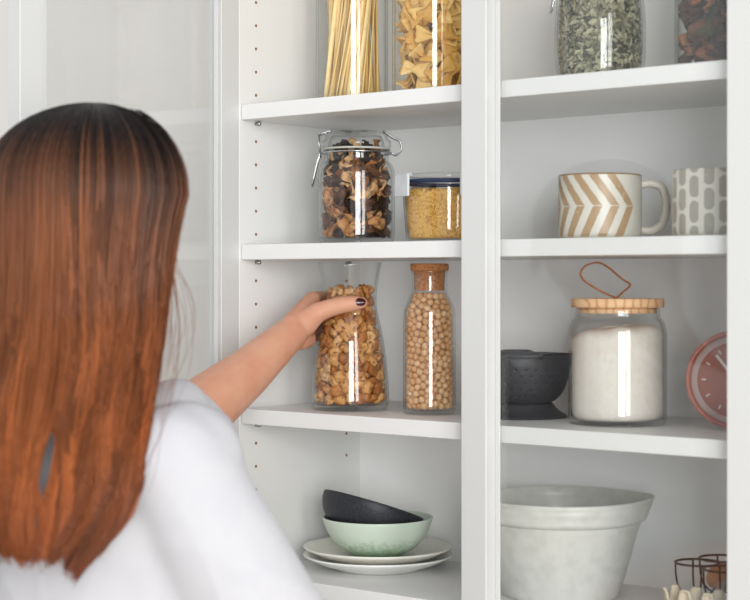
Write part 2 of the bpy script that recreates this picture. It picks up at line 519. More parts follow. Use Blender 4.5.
# doors: local x runs from the hinge stile across the door, local y is thickness (0 front .. 0.022 back)
DW, ST, DT = 0.39, 0.037, 0.022
DZ0, DZ1 = 0.08, 2.055
def make_door(loc, rotz, flip):
    d = obj('door', None, parent=cab, loc=loc, rot=(0, 0, rotz)); d.empty_display_size = 0.02
    for x0 in (0, DW - ST):
        obj('stile', box('stile', x0, x0 + ST, 0, DT, DZ0, DZ1, 0.0012, 3), M['door'], d)
        xb = x0 + ST if x0 == 0 else x0 - 0.0062
        obj('glazing_bead', box('glazing_bead', xb + 0.0001, xb + 0.0061, 0.0135 if flip else 0.0185, DT - 0.0002 if not flip else 0.0205, DZ0 + ST, DZ1 - ST, 0.0008), M['door'], d)
    for z0 in (DZ0, DZ1 - ST):
        obj('rail', box('rail', ST + 0.0001, DW - ST - 0.0001, 0, DT, z0, z0 + ST, 0.0012, 3), M['door'], d)
    yp = 0.0205 if not flip else 0.0105
    obj('glass_pane', box('glass_pane', ST - 0.004, DW - ST + 0.004, yp, yp + 0.003, DZ0 + ST - 0.004, DZ1 - ST + 0.004), M['pane'], d)
    return d
# right-hand door, shut
make_door((-1.2003, 1.630, 0), 0, False)
# left-hand door, swung open by about 90 degrees about its hinge on the left panel
ang = math.radians(87.5)
make_door((XL - 0.0225, 1.655, 0), -ang, True)
hinge = bmesh.new()
bmesh.ops.create_cube(hinge, size=1, matrix=Matrix.Translation((0.012, 0.022, 0)) @ Matrix.Diagonal((0.022, 0.05, 0.014, 1)))
bmesh.ops.bevel(hinge, geom=hinge.edges[:], offset=0.002, segments=2, affect='EDGES')
hinge = bm_mesh('hinge', hinge)
for z in (0.25, 0.62, 1.98):
    obj('hinge', hinge, M['steel'], cab, (XL, 1.668, z))

# ------------------------------------------------------------------ food pieces (shared meshes)
def lumpy(name, axes, amp, freq, seed, sub=3, crease=0.0, flat_bottom=None):
    bm = bmesh.new(); bmesh.ops.create_icosphere(bm, subdivisions=sub, radius=1)
    g = random.Random(seed)
    ph = [(Vector((g.gauss(0, 1), g.gauss(0, 1), g.gauss(0, 1))).normalized() * freq * g.uniform(0.6, 1.6), g.uniform(0, 6.28)) for _ in range(6)]
    for v in bm.verts:
        n = v.co.normalized()
        s = sum(math.sin(n.dot(k) + p) for k, p in ph) / 6
        c = -crease * math.exp(-(n.x * 7) ** 2)
        q = n * (1 + amp * s * 2 + c)
        if flat_bottom is not None and q.z < flat_bottom: q.z = flat_bottom + 0.15 * (q.z - flat_bottom)
        v.co = Vector((q.x * axes[0], q.y * axes[1], q.z * axes[2]))
    return bm_mesh(name, bm, True)

walnuts = [lumpy('walnut', (0.0122, 0.0098, 0.0064), 0.13, 11, 1, 3, 0.28, -0.5),
           lumpy('walnut', (0.0110, 0.009, 0.0058), 0.15, 12, 2, 3, 0.32, -0.4),
           lumpy('walnut', (0.0095, 0.0064, 0.0050), 0.16, 10, 3, 3, 0.15),
           lumpy('walnut', (0.0080, 0.0060, 0.0044), 0.18, 9, 4, 3, 0.0),
           lumpy('walnut', (0.0128, 0.0085, 0.0052), 0.14, 13, 5, 3, 0.35, -0.3)]
def chick(seed):
    bm = bmesh.new(); bmesh.ops.create_icosphere(bm, subdivisions=2, radius=1)
    g = random.Random(seed)
    for v in bm.verts:
        n = v.co.normalized()
        r = 1 - 0.13 * math.exp(-(n.x * 5) ** 2) * max(n.z, 0)
        r += 0.22 * max(0, n.dot(Vector((0, 0.8, 0.6)))) ** 10
        r += 0.05 * math.sin(n.x * 3 + seed) * math.sin(n.y * 4)
        v.co = n * r * 0.0047
    return bm_mesh('chickpea', bm, True)
chicks = [chick(i) for i in range(3)]

def farfalla(seed):
    g = random.Random(seed)
    nx, ny = 11, 7
    L, Wd = 0.019, 0.0115
    tw = g.uniform(-0.25, 0.25); bend = g.uniform(-0.3, 0.3)
    top = []
    for i in range(nx):
        u = i / (nx - 1) * 2 - 1
        for j in range(ny):
            v = j / (ny - 1) * 2 - 1
            w = Wd * (0.34 + 0.66 * min(1, abs(u) * 1.15) ** 0.8)
            x = u * L * (1 + (0.05 if j % 2 else -0.03) * (abs(u) > 0.95))
            y = v * w
            z = 0.0036 * math.cos(v * math.pi * 1.5) * math.exp(-(u * 2.0) ** 2) + bend * 0.012 * u * u + tw * 0.02 * u * v
            top.append(Vector((x, y, z)))
    t = 0.0007
    V = [p + Vector((0, 0, t)) for p in top] + [p - Vector((0, 0, t)) for p in top]
    n = nx * ny; F = []
    for i in range(nx - 1):
        for j in range(ny - 1):
            a, b, c, d = i * ny + j, (i + 1) * ny + j, (i + 1) * ny + j + 1, i * ny + j + 1
            F.append((a, b, c, d)); F.append((d + n, c + n, b + n, a + n))
    edge = [i * ny for i in range(nx)] + [(nx - 1) * ny + j for j in range(1, ny)] + [i * ny + ny - 1 for i in range(nx - 2, -1, -1)] + [j for j in range(ny - 2, 0, -1)]
    for k in range(len(edge)):
        a, b = edge[k], edge[(k + 1) % len(edge)]
        F.append((b, a, a + n, b + n))
    return mesh_from('farfalla', V, F)
farf = [farfalla(i) for i in range(5)]

def shroom(seed):
    """a curled slice of dried mushroom: stem and cap outline, bent and wrinkled"""
    g = random.Random(seed)
    nx, ny = 13, 7
    L = g.uniform(0.014, 0.027); curl = g.uniform(-1.5, 1.5); tw = g.uniform(-0.9, 0.9)
    cap = g.uniform(0.008, 0.0145); stem = g.uniform(0.003, 0.0065)
    top = []
    for i in range(nx):
        u = i / (nx - 1)
        w = (stem if u < 0.45 else stem + (cap - stem) * math.sin(min(1, (u - 0.45) / 0.4) * math.pi / 2)) * (1 - max(0, (u - 0.85) / 0.15) ** 2 * 0.55)
        w *= 1 + 0.16 * math.sin(u * 17 + seed)
        for j in range(ny):
            v = j / (ny - 1) * 2 - 1
            a = curl * (u - 0.5)
            x = L * 2 * (u - 0.5) * math.cos(a * 0.5)
            z = L * math.sin(a) * 0.7 * (u - 0.3) + 0.004 * math.sin(v * 2.6 + u * 6 + seed) + v * w * math.sin(tw * (u - 0.5) * 2) + 0.5 * curl * 0.004 * v * v
            top.append(Vector((x, v * w, z)))
    V = [p + Vector((0, 0, 0.0014)) for p in top] + [p - Vector((0, 0, 0.0014)) for p in top]
    n = nx * ny; F = []
    for i in range(nx - 1):
        for j in range(ny - 1):
            a, b, c, d = i * ny + j, (i + 1) * ny + j, (i + 1) * ny + j + 1, i * ny + j + 1
            F.append((a, b, c, d)); F.append((d + n, c + n, b + n, a + n))
    edge = [i * ny for i in range(nx)] + [(nx - 1) * ny + j for j in range(1, ny)] + [i * ny + ny - 1 for i in range(nx - 2, -1, -1)] + [j for j in range(ny - 2, 0, -1)]
    for k in range(len(edge)):
        a, b = edge[k], edge[(k + 1) % len(edge)]
        F.append((b, a, a + n, b + n))
    return mesh_from('mushroom_slice', V, F)
shrooms = [shroom(i) for i in range(9)]
fruits = [shroom(50 + i) for i in range(6)]

def place_pieces(name, label, cat, group, meshes, material, P, origin, limit=300, tangent=None, stuff_label=None, seed=3, Rf=None, zmin=None, tone=None):
    """pieces nearest the camera become things of their own; what is past the limit becomes one object"""
    g = random.Random(seed)
    for me in meshes:
        if not me.materials: me.materials.append(material)
    to_cam = Vector((0, 0, CAMZ)) - Vector(origin); to_cam.z = 0; to_cam.normalize()
    key = P[:, 0] * to_cam.x + P[:, 1] * to_cam.y
    order = np.argsort(-key)
    rest = []; cos = {}
    for n, i in enumerate(order):
        p = Vector(P[i])
        if tangent:                       # lie roughly flat against the glass
            rho = Vector((p.x, p.y, 0)); nrm = rho.normalized() if rho.length > 1e-5 else Vector((1, 0, 0))
            nrm = (nrm + Vector((g.gauss(0, tangent), g.gauss(0, tangent), g.gauss(0, tangent)))).normalized()
            q = nrm.to_track_quat('Z', 'X') @ Matrix.Rotation(g.uniform(0, 6.28), 3, 'Z').to_quaternion()
            if g.random() < 0.4: q = q @ Matrix.Rotation(math.pi, 3, 'X').to_quaternion()
        else:
            q = Matrix.Rotation(g.uniform(0, 6.28), 3, 'Z').to_quaternion() @ Matrix.Rotation(g.uniform(0, 6.28), 3, 'X').to_quaternion()
        k = g.randrange(len(meshes))
        if Rf is not None:                # keep every corner of the piece inside the glass
            if k not in cos: cos[k] = np.array([v.co for v in meshes[k].vertices])
            rot = cos[k] @ np.array(q.to_matrix()).T
            for _ in range(4):
                w = rot + np.array(p)
                p.z += max(0.0, zmin - w[:, 2].min())
                w = rot + np.array(p)
                rho = np.hypot(w[:, 0], w[:, 1]); ex = (rho - Rf(w[:, 2]))
                j = int(ex.argmax())
                if ex[j] <= 0: break
                d2 = Vector((w[j, 0], w[j, 1], 0)).normalized()
                p -= d2 * (float(ex[j]) + 0.0001)
        if n < limit:
            o = obj(name, meshes[k], None, None, Vector(origin) + p)
            o.rotation_mode = 'QUATERNION'; o.rotation_quaternion = q
            c_ = g.choice(TONES[material.name]); o.color = (*lin(c_), 1)
            tag(o, (tone(c_) + ' ' + label) if tone else label, cat, group)
        else:
            rest.append((Matrix.Translation(p) @ q.to_matrix().to_4x4(), k))
    if rest and stuff_label:
        o = obj(name, group_into(name, meshes, material, rest), None, None, origin)
        o.color = (*lin(TONES[material.name][0]), 1)
        tag(o, stuff_label, cat, None, 'stuff')

def by_tone(*steps):
    def f(c):
        v = sum(c) / 3
        for lim, word in steps:
            if v < lim: return word
    return f

def jar(name, label, outer, wall, floor, px, Y, z, seg=72, m='glass', rotz=0.0, fn=None):
    X, Z = at(px, Y)
    t = thing(name, label, 'jar', (X, Y, z), rotz)
    obj('jar_body', lathe_mesh('jar_body', vessel(outer, wall, floor), seg, fn=fn), M[m], t)
    return t, Vector((X, Y, z))

# --- pasta jars on the top shelf
EPS = 0.0004
pj = sm([(0.0, 0.0), (0.044, 0.0), (0.0488, 0.004), (0.0495, 0.012), (0.0495, 0.10), (0.0495, 0.20), (0.0495, 0.265), (0.0465, 0.272), (0.0465, 0.285)], 4)
t, c0 = jar('pasta_jar', 'tall clear glass jar of long flat pasta strands', pj, 0.0028, 0.006, 352, 1.765, SH[0] + EPS)
obj('lid', lathe_mesh('lid', [(0.0, 0.2865), (0.0495, 0.2865), (0.0505, 0.289), (0.0505, 0.304), (0.049, 0.306), (0.0, 0.306)]), M['wood'], t)
def noodle(seed):
    g = random.Random(seed); L = g.uniform(0.225, 0.245); b = g.uniform(-0.0018, 0.0018); b2 = g.uniform(-0.001, 0.001)
    pts = [(b * math.sin(math.pi * k / 10), b2 * math.sin(2 * math.pi * k / 10), L * k / 10) for k in range(11)]
    return tube_mesh('tagliatelle', pts, 0.001, 6, flat=(0.0068, 0.0017), up=(0, 1, 0))
noodles = [noodle(i) for i in range(6)]
for me in noodles: me.materials.append(M['pasta'])
g = random.Random(21)
spots = []
for _ in range(20000):
    a = g.uniform(0, 6.28); rr = 0.0395 * math.sqrt(g.random()); q = (rr * math.cos(a), rr * math.sin(a))
    if all(math.hypot(q[0] - w[0], q[1] - w[1]) > 0.0087 for w in spots): spots.append(q)
tw = math.radians(62)
for i, (x0, y0) in enumerate(spots):
    p0 = Vector((x0, y0, 0.0085)); p1 = Vector((x0 * math.cos(tw) - y0 * math.sin(tw), x0 * math.sin(tw) + y0 * math.cos(tw), 0.245))
    o = obj('tagliatelle', noodles[i % 6], None, None, c0 + p0)
    o.rotation_mode = 'QUATERNION'
    o.rotation_quaternion = (p1 - p0).to_track_quat('Z', 'Y') @ Matrix.Rotation(g.uniform(-0.7, 0.7) + math.atan2(y0, x0) + tw / 2, 3, 'Z').to_quaternion()
    o.color = (*lin(g.choice(TONES['dry_pasta'])), 1)
    tag(o, 'long pale flat pasta strand standing in the tall glass jar', 'pasta', 'pasta strands in the tall jar')

fj = sm([(0.0, 0.0), (0.048, 0.0), (0.053, 0.004), (0.054, 0.012), (0.054, 0.10), (0.054, 0.20), (0.054, 0.23), (0.050, 0.24), (0.050, 0.25)], 4)
t, c0 = jar('pasta_jar', 'clear glass jar full of bow-tie pasta on the top shelf', fj, 0.003, 0.006, 433, 1.765, SH[0] + EPS)
obj('lid', lathe_mesh('lid', [(0.0, 0.2512), (0.0535, 0.2512), (0.0545, 0.2535), (0.0545, 0.27), (0.053, 0.272), (0.0, 0.272)]), M['wood'], t)
P = pack(230, 0.0098, prof_fn(fj, 0.0032), 0.007, 0.225, seed=5)
P = P[np.hypot(P[:, 0], P[:, 1]) > 0.016]
place_pieces('farfalle', 'golden bow-tie pasta piece in the glass jar', 'pasta', 'bow-tie pasta in the jar', farf, M['farfalle'], P, c0, 300, 0.6, seed=9, Rf=prof_fn(fj, 0.0032), zmin=0.0065)

# --- clip-top jar of dried mushrooms
def clip_jar(label, px, Y, z, body, neck_z, lid_r, scale=1.0, lever_dir=(-1, 0)):
    t, c = jar('clip_top_jar', label, body, 0.0032, 0.007, px, Y, z, rotz=TH)
    z0 = neck_z
    obj('rubber_seal', lathe_mesh('rubber_seal', [(lid_r - 0.007, z0), (lid_r - 0.0004, z0), (lid_r + 0.0004, z0 + 0.0012), (lid_r - 0.0004, z0 + 0.0024), (lid_r - 0.007, z0 + 0.0024)], close=True), M['seal'], t)
    zl = z0 + 0.0026
    lp = [(lid_r - 0.006, zl), (lid_r - 0.0006, zl), (lid_r + 0.001, zl + 0.003), (lid_r + 0.0008, zl + 0.009), (lid_r - 0.0025, zl + 0.0118), (lid_r - 0.004, zl + 0.0145), (lid_r - 0.0035, zl + 0.019), (lid_r - 0.006, zl + 0.0215), (lid_r - 0.011, zl + 0.0222), (lid_r - 0.016, zl + 0.021), (0.0, zl + 0.0202),
          (0.0, zl + 0.016), (lid_r - 0.012, zl + 0.0165), (lid_r - 0.009, zl + 0.010)]
    obj('lid', lathe_mesh('lid', lp + [lp[0]]), M['glass'], t)
    r = 0.00115
    # bail: wire ring round the neck, lever on one side, hinge on the other
    R = lid_r + 0.002
    ring = [(R * math.cos(a), R * math.sin(a), z0 - 0.004) for a in np.linspace(0, 2 * math.pi, 48, endpoint=False)]
    obj('neck_wire', tube_mesh('neck_wire', ring, r, 8, closed=True), M['steel'], t)
    s = -1
    lev = []
    for yy in (-0.009, 0.009):
        lev.append((s * (R + 0.001), yy, zl + 0.0165))
    up = spline([(s * (R - 0.014), -0.010, zl + 0.0235), (s * (R - 0.002), -0.010, zl + 0.0200), (s * (R + 0.0035), -0.010, zl + 0.0185), (s * (R + 0.0035), 0.010, zl + 0.0185), (s * (R - 0.002), 0.010, zl + 0.0200), (s * (R - 0.014), 0.010, zl + 0.0235)], 6)
    obj('bail_wire', tube_mesh('bail_wire', up, r, 8), M['steel'], t)
    for yy in (-0.010, 0.010):
        obj('bail_wire', tube_mesh('bail_wire', [(s * (R + 0.0028), yy, zl + 0.019), (s * (R + 0.0028), yy, zl + 0.006), (s * (R + 0.001), yy, z0 - 0.010)], r, 8), M['steel'], t)
    lv = spline([(s * (R + 0.001), -0.010, z0 - 0.004), (s * (R + 0.005), -0.0105, z0 - 0.016), (s * (R + 0.0115), -0.0085, z0 - 0.045), (s * (R + 0.0125), 0.0, z0 - 0.048), (s * (R + 0.0115), 0.0085, z0 - 0.045), (s * (R + 0.005), 0.0105, z0 - 0.016), (s * (R + 0.001), 0.010, z0 - 0.004)], 6)
    obj('clip_lever', tube_mesh('clip_lever', lv, r * 1.15, 8), M['steel'], t)
    for k in range(2):
        lp2 = spline([((R - 0.001), -0.008 + 0.016 * k, z0 - 0.004), ((R + 0.006), -0.007 + 0.014 * k, z0 - 0.006), ((R + 0.013), -0.006 + 0.012 * k, z0 + 0.002), ((R + 0.0105), -0.006 + 0.012 * k, z0 + 0.012), ((R + 0.003), -0.007 + 0.014 * k, zl + 0.0135), (R - 0.012, -0.009 + 0.018 * k, zl + 0.0228)], 6)
        obj('hinge_wire', tube_mesh('hinge_wire', lp2, r, 8), M['steel'], t)
    return t, c
cb = sm([(0.0, 0.0), (0.044, 0.0), (0.049, 0.003), (0.0512, 0.010), (0.0517, 0.03), (0.0517, 0.07), (0.0512, 0.096), (0.0475, 0.106), (0.0435, 0.111), (0.0435, 0.120), (0.0445, 0.1225)], 4)
t, c0 = clip_jar('clip-top glass jar filled with dried mushrooms', 356.5, 1.732, SH[1] + EPS, cb, 0.1255, 0.0455)
P = pack(155, 0.0088, prof_fn(cb, 0.0040), 0.008, 0.124, seed=8)
P = P[np.hypot(P[:, 0], P[:, 1]) > 0.012]
place_pieces('dried_mushroom', 'curled dried mushroom slice inside the clip-top jar', 'mushroom', 'dried mushrooms in the jar', shrooms, M['mushroom'], P, c0, 300, 0.5, seed=4, Rf=prof_fn(cb, 0.0036), zmin=0.0075, tone=by_tone((45, 'blackish'), (110, 'dark brown'), (150, 'tan'), (999, 'pale')))

# --- clear container of bulgur with navy seal and four clips
X, Z = at(448, 1.752)
t = thing('food_container', 'clear round container of bulgur with navy lid seal and side clips', 'container', (X, 1.752, SH[1] + EPS), TH)
cont = sm([(0.0, 0.0), (0.046, 0.0), (0.0525, 0.003), (0.0550, 0.010), (0.0575, 0.04), (0.0595, 0.068), (0.0605, 0.074)], 4)
obj('container_body', lathe_mesh('container_body', vessel(cont, 0.0024, 0.004)), M['plastic'], t)
obj('lid_seal', lathe_mesh('lid_seal', [(0.053, 0.0752), (0.0612, 0.0752), (0.0614, 0.0800), (0.053, 0.0800)], close=True), M['navy'], t)
obj('lid', lathe_mesh('lid', [(0.0, 0.0802), (0.0615, 0.0802), (0.0625, 0.0816), (0.0622, 0.0862), (0.0605, 0.0874), (0.055, 0.0872), (0.053, 0.0836), (0.0, 0.0836)]), M['plastic'], t)
clipm = box('clip', 0.0655, 0.0690, -0.0190, 0.0190, 0.058, 0.0868, 0.0016, 3)
tab = box('clip_tongue', 0.0560, 0.0660, -0.0085, 0.0085, 0.0838, 0.0885, 0.0012, 2)
for k in range(4):
    a = math.radians(206 + 90 * k)
    o = obj('clip', clipm, M['clip'], t, (0, 0, 0), (0, 0, a))
    obj('clip_tongue', tab, M['clip'], o)
# grains: solid heart plus thousands of grains at the wall
gr = lathe_mesh('bulgur_heart', [(0.0, 0.0045), (0.048, 0.0045), (0.0480, 0.012), (0.0505, 0.04), (0.0520, 0.062), (0.040, 0.0672), (0.0, 0.0685)])
V = []; F = []
grain = bmesh.new(); bmesh.ops.create_icosphere(grain, subdivisions=1, radius=1)
gv = np.array([v.co for v in grain.verts]); gf = [tuple(v.index for v in f.verts) for f in grain.faces]; grain.free()
cf = prof_fn(cont, 0.0050)
n = 0
for i in range(9000):
    a = rng.random() * 2 * math.pi
    if i < 7200:
        z = 0.006 + rng.random() * 0.061 ; r = float(cf(z)) - rng.random() * 0.0015
    else:
        r = 0.055 * math.sqrt(rng.random()); z = 0.0675 + 0.002 * rng.random() - 0.004 * (r / 0.055) ** 4 + 0.003 * math.sin(a * 2 + 1) * r / 0.055
    q = np.array(Matrix.Rotation(rng.random() * 6.28, 3, 'X') @ Matrix.Rotation(rng.random() * 6.28, 3, 'Z'))
    s = 0.0010 + 0.0006 * rng.random()
    V.append((gv * np.array([s * 1.6, s, s])) @ q.T + np.array([r * math.cos(a), r * math.sin(a), z]))
    F += [tuple(j + n for j in f) for f in gf]; n += len(gv)
me0 = gr
co = np.array([v.co for v in me0.vertices]); F += [tuple(j + n for j in p.vertices) for p in me0.polygons]; V.append(co)
o = obj('bulgur', mesh_from('bulgur', keep_in(np.concatenate(V), prof_fn(cont, 0.0030), 0.0046), F), M['bulgur'], None, (X, 1.752, SH[1] + EPS))
tag(o, 'golden bulgur grains filling the clear container', 'grain', None, 'stuff')

# --- carafe of walnuts
CARAFE_Y = 1.738
cp = sm([(0.0, 0.0), (0.044, 0.0), (0.0505, 0.0035), (0.0530, 0.012), (0.0522, 0.034), (0.0493, 0.066), (0.0440, 0.102), (0.0385, 0.127), (0.0360, 0.144), (0.0363, 0.158), (0.0390, 0.178), (0.0428, 0.1980)], 5)
X, ZC = at(350, CARAFE_Y)
t = thing('glass_carafe', 'open flared glass carafe of walnuts gripped by the hand', 'carafe', (X, CARAFE_Y, SH[2] + EPS))
obj('carafe_body', lathe_mesh('carafe_body', vessel(cp, 0.0024, 0.0075), 80), M['glass_clear'], t)
c0 = Vector((X, CARAFE_Y, SH[2] + EPS)); CAR = c0.copy()
P = pack(390, 0.0070, prof_fn(cp, 0.0028), 0.0085, 0.164, seed=12)
P = P[np.hypot(P[:, 0], P[:, 1]) > 0.016]
place_pieces('walnut', 'shelled walnut piece in the flared carafe', 'walnut', 'walnuts in the carafe', walnuts, M['walnut'], P, c0, 300, 0.75, 'shelled walnuts at the back of the carafe', seed=6, Rf=prof_fn(cp, 0.0028), zmin=0.008, tone=by_tone((125, 'brown'), (150, 'golden'), (999, 'pale')))

# --- bottle of chickpeas with a cork stopper
BY = 1.748
bp = sm([(0.0, 0.0), (0.029, 0.0), (0.0332, 0.003), (0.0345, 0.010), (0.0345, 0.05), (0.0345, 0.10), (0.0343, 0.126), (0.0325, 0.139), (0.0275, 0.150), (0.0236, 0.159), (0.0230, 0.168), (0.0232, 0.1815), (0.0250, 0.186)], 4)
t, c0 = jar('corked_bottle', 'clear glass bottle of chickpeas closed with a cork', bp, 0.0022, 0.005, 429.5, BY, SH[2] + EPS, m='glass_clear')
obj('cork_stopper', lathe_mesh('cork_stopper', [(0.0, 0.1612), (0.0190, 0.1612), (0.0196, 0.1622), (0.0206, 0.1870), (0.0243, 0.1873), (0.0252, 0.1883), (0.0252, 0.1955), (0.0243, 0.1965), (0.0, 0.1965)], 40), M['cork'], t)
P = pack(740, 0.0046, prof_fn(bp, 0.0035), 0.0066, 0.157, iters=130, seed=3)
place_pieces('chickpea', 'round beige chickpea in the corked bottle', 'chickpea', 'chickpeas in the bottle', chicks, M['chickpea'], P, c0, 300, None, 'beige chickpeas at the back of the corked bottle', seed=2)

# --- plates and bowls
PX, PZ = at(378, 1.800)
def plate_prof():
    o_ = [(0.0, 0.003), (0.055, 0.003), (0.056, 0.0), (0.060, 0.0), (0.063, 0.003), (0.080, 0.0075), (0.096, 0.0150), (0.1028, 0.0182)]
    i_ = [(0.1034, 0.0195), (0.1022, 0.0204), (0.094, 0.0180), (0.078, 0.0108), (0.062, 0.0068), (0.0, 0.0062)]
    return o_ + i_
pm = lathe_mesh('dinner_plate', plate_prof(), 96)
pm2 = pm.copy(); pm2.materials.append(M['cream'])
zb = SH[3] + EPS
tag(obj('dinner_plate', pm, M['plate'], None, (PX, 1.800, zb)), 'white speckled plate, lowest in the stack on the shelf', 'plate', 'stacked plates')
tag(obj('dinner_plate', pm2, None, None, (PX + 0.001, 1.799, zb + 0.0112)), 'cream plate directly beneath the green bowl', 'plate', 'stacked plates')
gb = sm([(0.0, 0.0), (0.030, 0.0), (0.034, 0.002), (0.052, 0.011), (0.066, 0.027), (0.0738, 0.043), (0.0765, 0.0515)], 5) + sm([(0.0760, 0.0528), (0.0742, 0.0522), (0.0715, 0.043), (0.063, 0.029), (0.050, 0.0145), (0.030, 0.0065), (0.0, 0.0055)], 4)
o = obj('bowl', lathe_mesh('bowl', gb, 80), M['green'], None, (PX, 1.799, zb + 0.0182))
tag(o, 'pale green glazed bowl standing on the stacked plates', 'bowl')
# the charcoal bowl leans in the green one: its rim is tipped down to the camera's right and away from the camera
bb = sm([(0.0, 0.0), (0.026, 0.0), (0.031, 0.002), (0.052, 0.009), (0.0650, 0.022), (0.0712, 0.037), (0.0720, 0.047)], 5) + sm([(0.0712, 0.0488), (0.0694, 0.0480), (0.0680, 0.037), (0.063, 0.024), (0.050, 0.0125), (0.029, 0.0062), (0.0, 0.0055)], 4)
nrm = (E3 * 1.0 + E1 * 0.30 + E2 * 0.19).normalized()
q = nrm.to_track_quat('Z', 'Y')
rim_c = rz((374.0 - CX) / FPX * PZ, PZ, CAMZ - (504.5 - CY) / FPX * PZ)
o = obj('bowl', lathe_mesh('bowl', bb, 80), M['charcoal'], None, rim_c - nrm * 0.0485)
o.rotation_mode = 'QUATERNION'; o.rotation_quaternion = q
tag(o, 'charcoal black bowl tipped inside the green bowl', 'bowl')

# --- dark pot on the shelf below
X, Z = at(402, 1.79)
t = thing('stock_pot', 'black pot with two handles on the shelf below the plates', 'pot', (X, 1.79, SH[3] - 0.224 + EPS), TH)
obj('pot_body', lathe_mesh('pot_body', [(0.0, 0.0), (0.088, 0.0), (0.092, 0.004), (0.092, 0.165), (0.0945, 0.167), (0.0945, 0.170), (0.089, 0.170), (0.089, 0.006), (0.0, 0.006)]), M['black'], t)
obj('lid', lathe_mesh('lid', sm([(0.0, 0.1715), (0.093, 0.1708), (0.0935, 0.173), (0.07, 0.181), (0.03, 0.186), (0.0, 0.187)], 3)), M['black'], t)
for s in (-1, 1):
    obj('handle', tube_mesh('handle', spline([(s * 0.091, -0.028, 0.14), (s * 0.112, -0.024, 0.142), (s * 0.114, 0.024, 0.142), (s * 0.091, 0.028, 0.14)], 6), 0.0045, 8), M['black'], t)

# --- right-hand side, top shelf: herb jar and potpourri jar
hb = sm([(0.0, 0.0), (0.046, 0.0), (0.0505, 0.004), (0.0535, 0.014), (0.0558, 0.045), (0.0555, 0.080), (0.0520, 0.110), (0.0455, 0.124), (0.0445, 0.132), (0.0455, 0.1345)], 4)
t, c0 = clip_jar('clip-top glass jar of dried green herbs on the top shelf', 600, 1.775, SH[0] + EPS, hb, 0.1375, 0.0465)
V, F, n = [], [], 0
hf = prof_fn(hb, 0.0064)
leaf = np.array([(-1, 0, 0), (-0.35, 0.42, 0.12), (0.35, 0.38, 0.14), (1, 0, 0), (0.35, -0.38, 0.14), (-0.35, -0.42, 0.12), (0, 0, -0.1)], float)
lf = [(0, 6, 1), (1, 6, 2), (2, 6, 3), (3, 6, 4), (4, 6, 5), (5, 6, 0)]
for i in range(3600):
    a = rng.random() * 2 * math.pi; z = 0.009 + rng.random() * 0.115
    r = float(hf(z)) * (1 - 0.12 * rng.random() ** 1.5)
    if i > 3100: r *= math.sqrt(rng.random()); z = 0.122 + 0.004 * rng.random()
    q = np.array(Matrix.Rotation(a, 3, 'Z') @ Matrix.Rotation(math.pi / 2 + rng.normal(0, 0.7), 3, 'Y') @ Matrix.Rotation(rng.random() * 6.28, 3, 'Z') @ Matrix.Rotation(rng.normal(0, 0.5), 3, 'X'))
    s = 0.0034 + 0.0034 * rng.random()
    V.append((leaf * s) @ q.T + np.array([r * math.cos(a), r * math.sin(a), z])); F += [tuple(j + n for j in f) for f in lf]; n += 7
core = lathe_mesh('herb_heart', [(0.0, 0.009), (0.040, 0.009), (0.0445, 0.02), (0.0455, 0.08), (0.038, 0.118), (0.0, 0.122)])
V.append(np.array([v.co for v in core.vertices])); F += [tuple(j + n for j in p.vertices) for p in core.polygons]
o = obj('dried_herbs', mesh_from('dried_herbs', keep_in(np.concatenate(V), prof_fn(hb, 0.0038), 0.008), F, False), M['herb'], None, c0)
ca = o.data.color_attributes.new('leaf', 'FLOAT_COLOR', 'POINT')
shade = rng.random(3600)
lc = np.array(lin((92, 90, 64)))[None] * (1 - shade[:, None]) + np.array(lin((196, 192, 162)))[None] * shade[:, None]
lc = np.concatenate([np.repeat(lc, 7, 0), np.tile(np.array(lin((70, 68, 48))), (len(core.vertices), 1))])
ca.data.foreach_set('color', np.concatenate([lc, np.ones((len(lc), 1))], 1).astype(np.float32).ravel())
tag(o, 'crumbled grey-green dried herb leaves inside the clip-top jar', 'herbs', None, 'stuff')

qb = sm([(0.0, 0.0), (0.049, 0.0), (0.0545, 0.004), (0.0555, 0.014), (0.0555, 0.08), (0.0555, 0.13), (0.052, 0.142), (0.050, 0.15)], 4)
t, c0 = jar('storage_jar', 'glass jar of brown dried fruit beside the herb jar', qb, 0.003, 0.006, 723, 1.760, SH[0] + EPS)
obj('lid', lathe_mesh('lid', [(0.0, 0.1512), (0.0535, 0.1512), (0.0545, 0.153), (0.0545, 0.168), (0.053, 0.170), (0.0, 0.170)]), M['wood'], t)
P = pack(130, 0.0105, prof_fn(qb, 0.0034), 0.007, 0.135, seed=18)
P = P[np.hypot(P[:, 0], P[:, 1]) > 0.016]
place_pieces('dried_fruit', 'dried fruit slice in the jar beside the herbs', 'dried fruit', 'dried fruit in the jar', fruits, M['fruit'], P, c0, 300, 0.5, seed=14, Rf=prof_fn(qb, 0.0034), zmin=0.0065, tone=by_tone((70, 'dark'), (100, 'reddish'), (999, 'tan')))

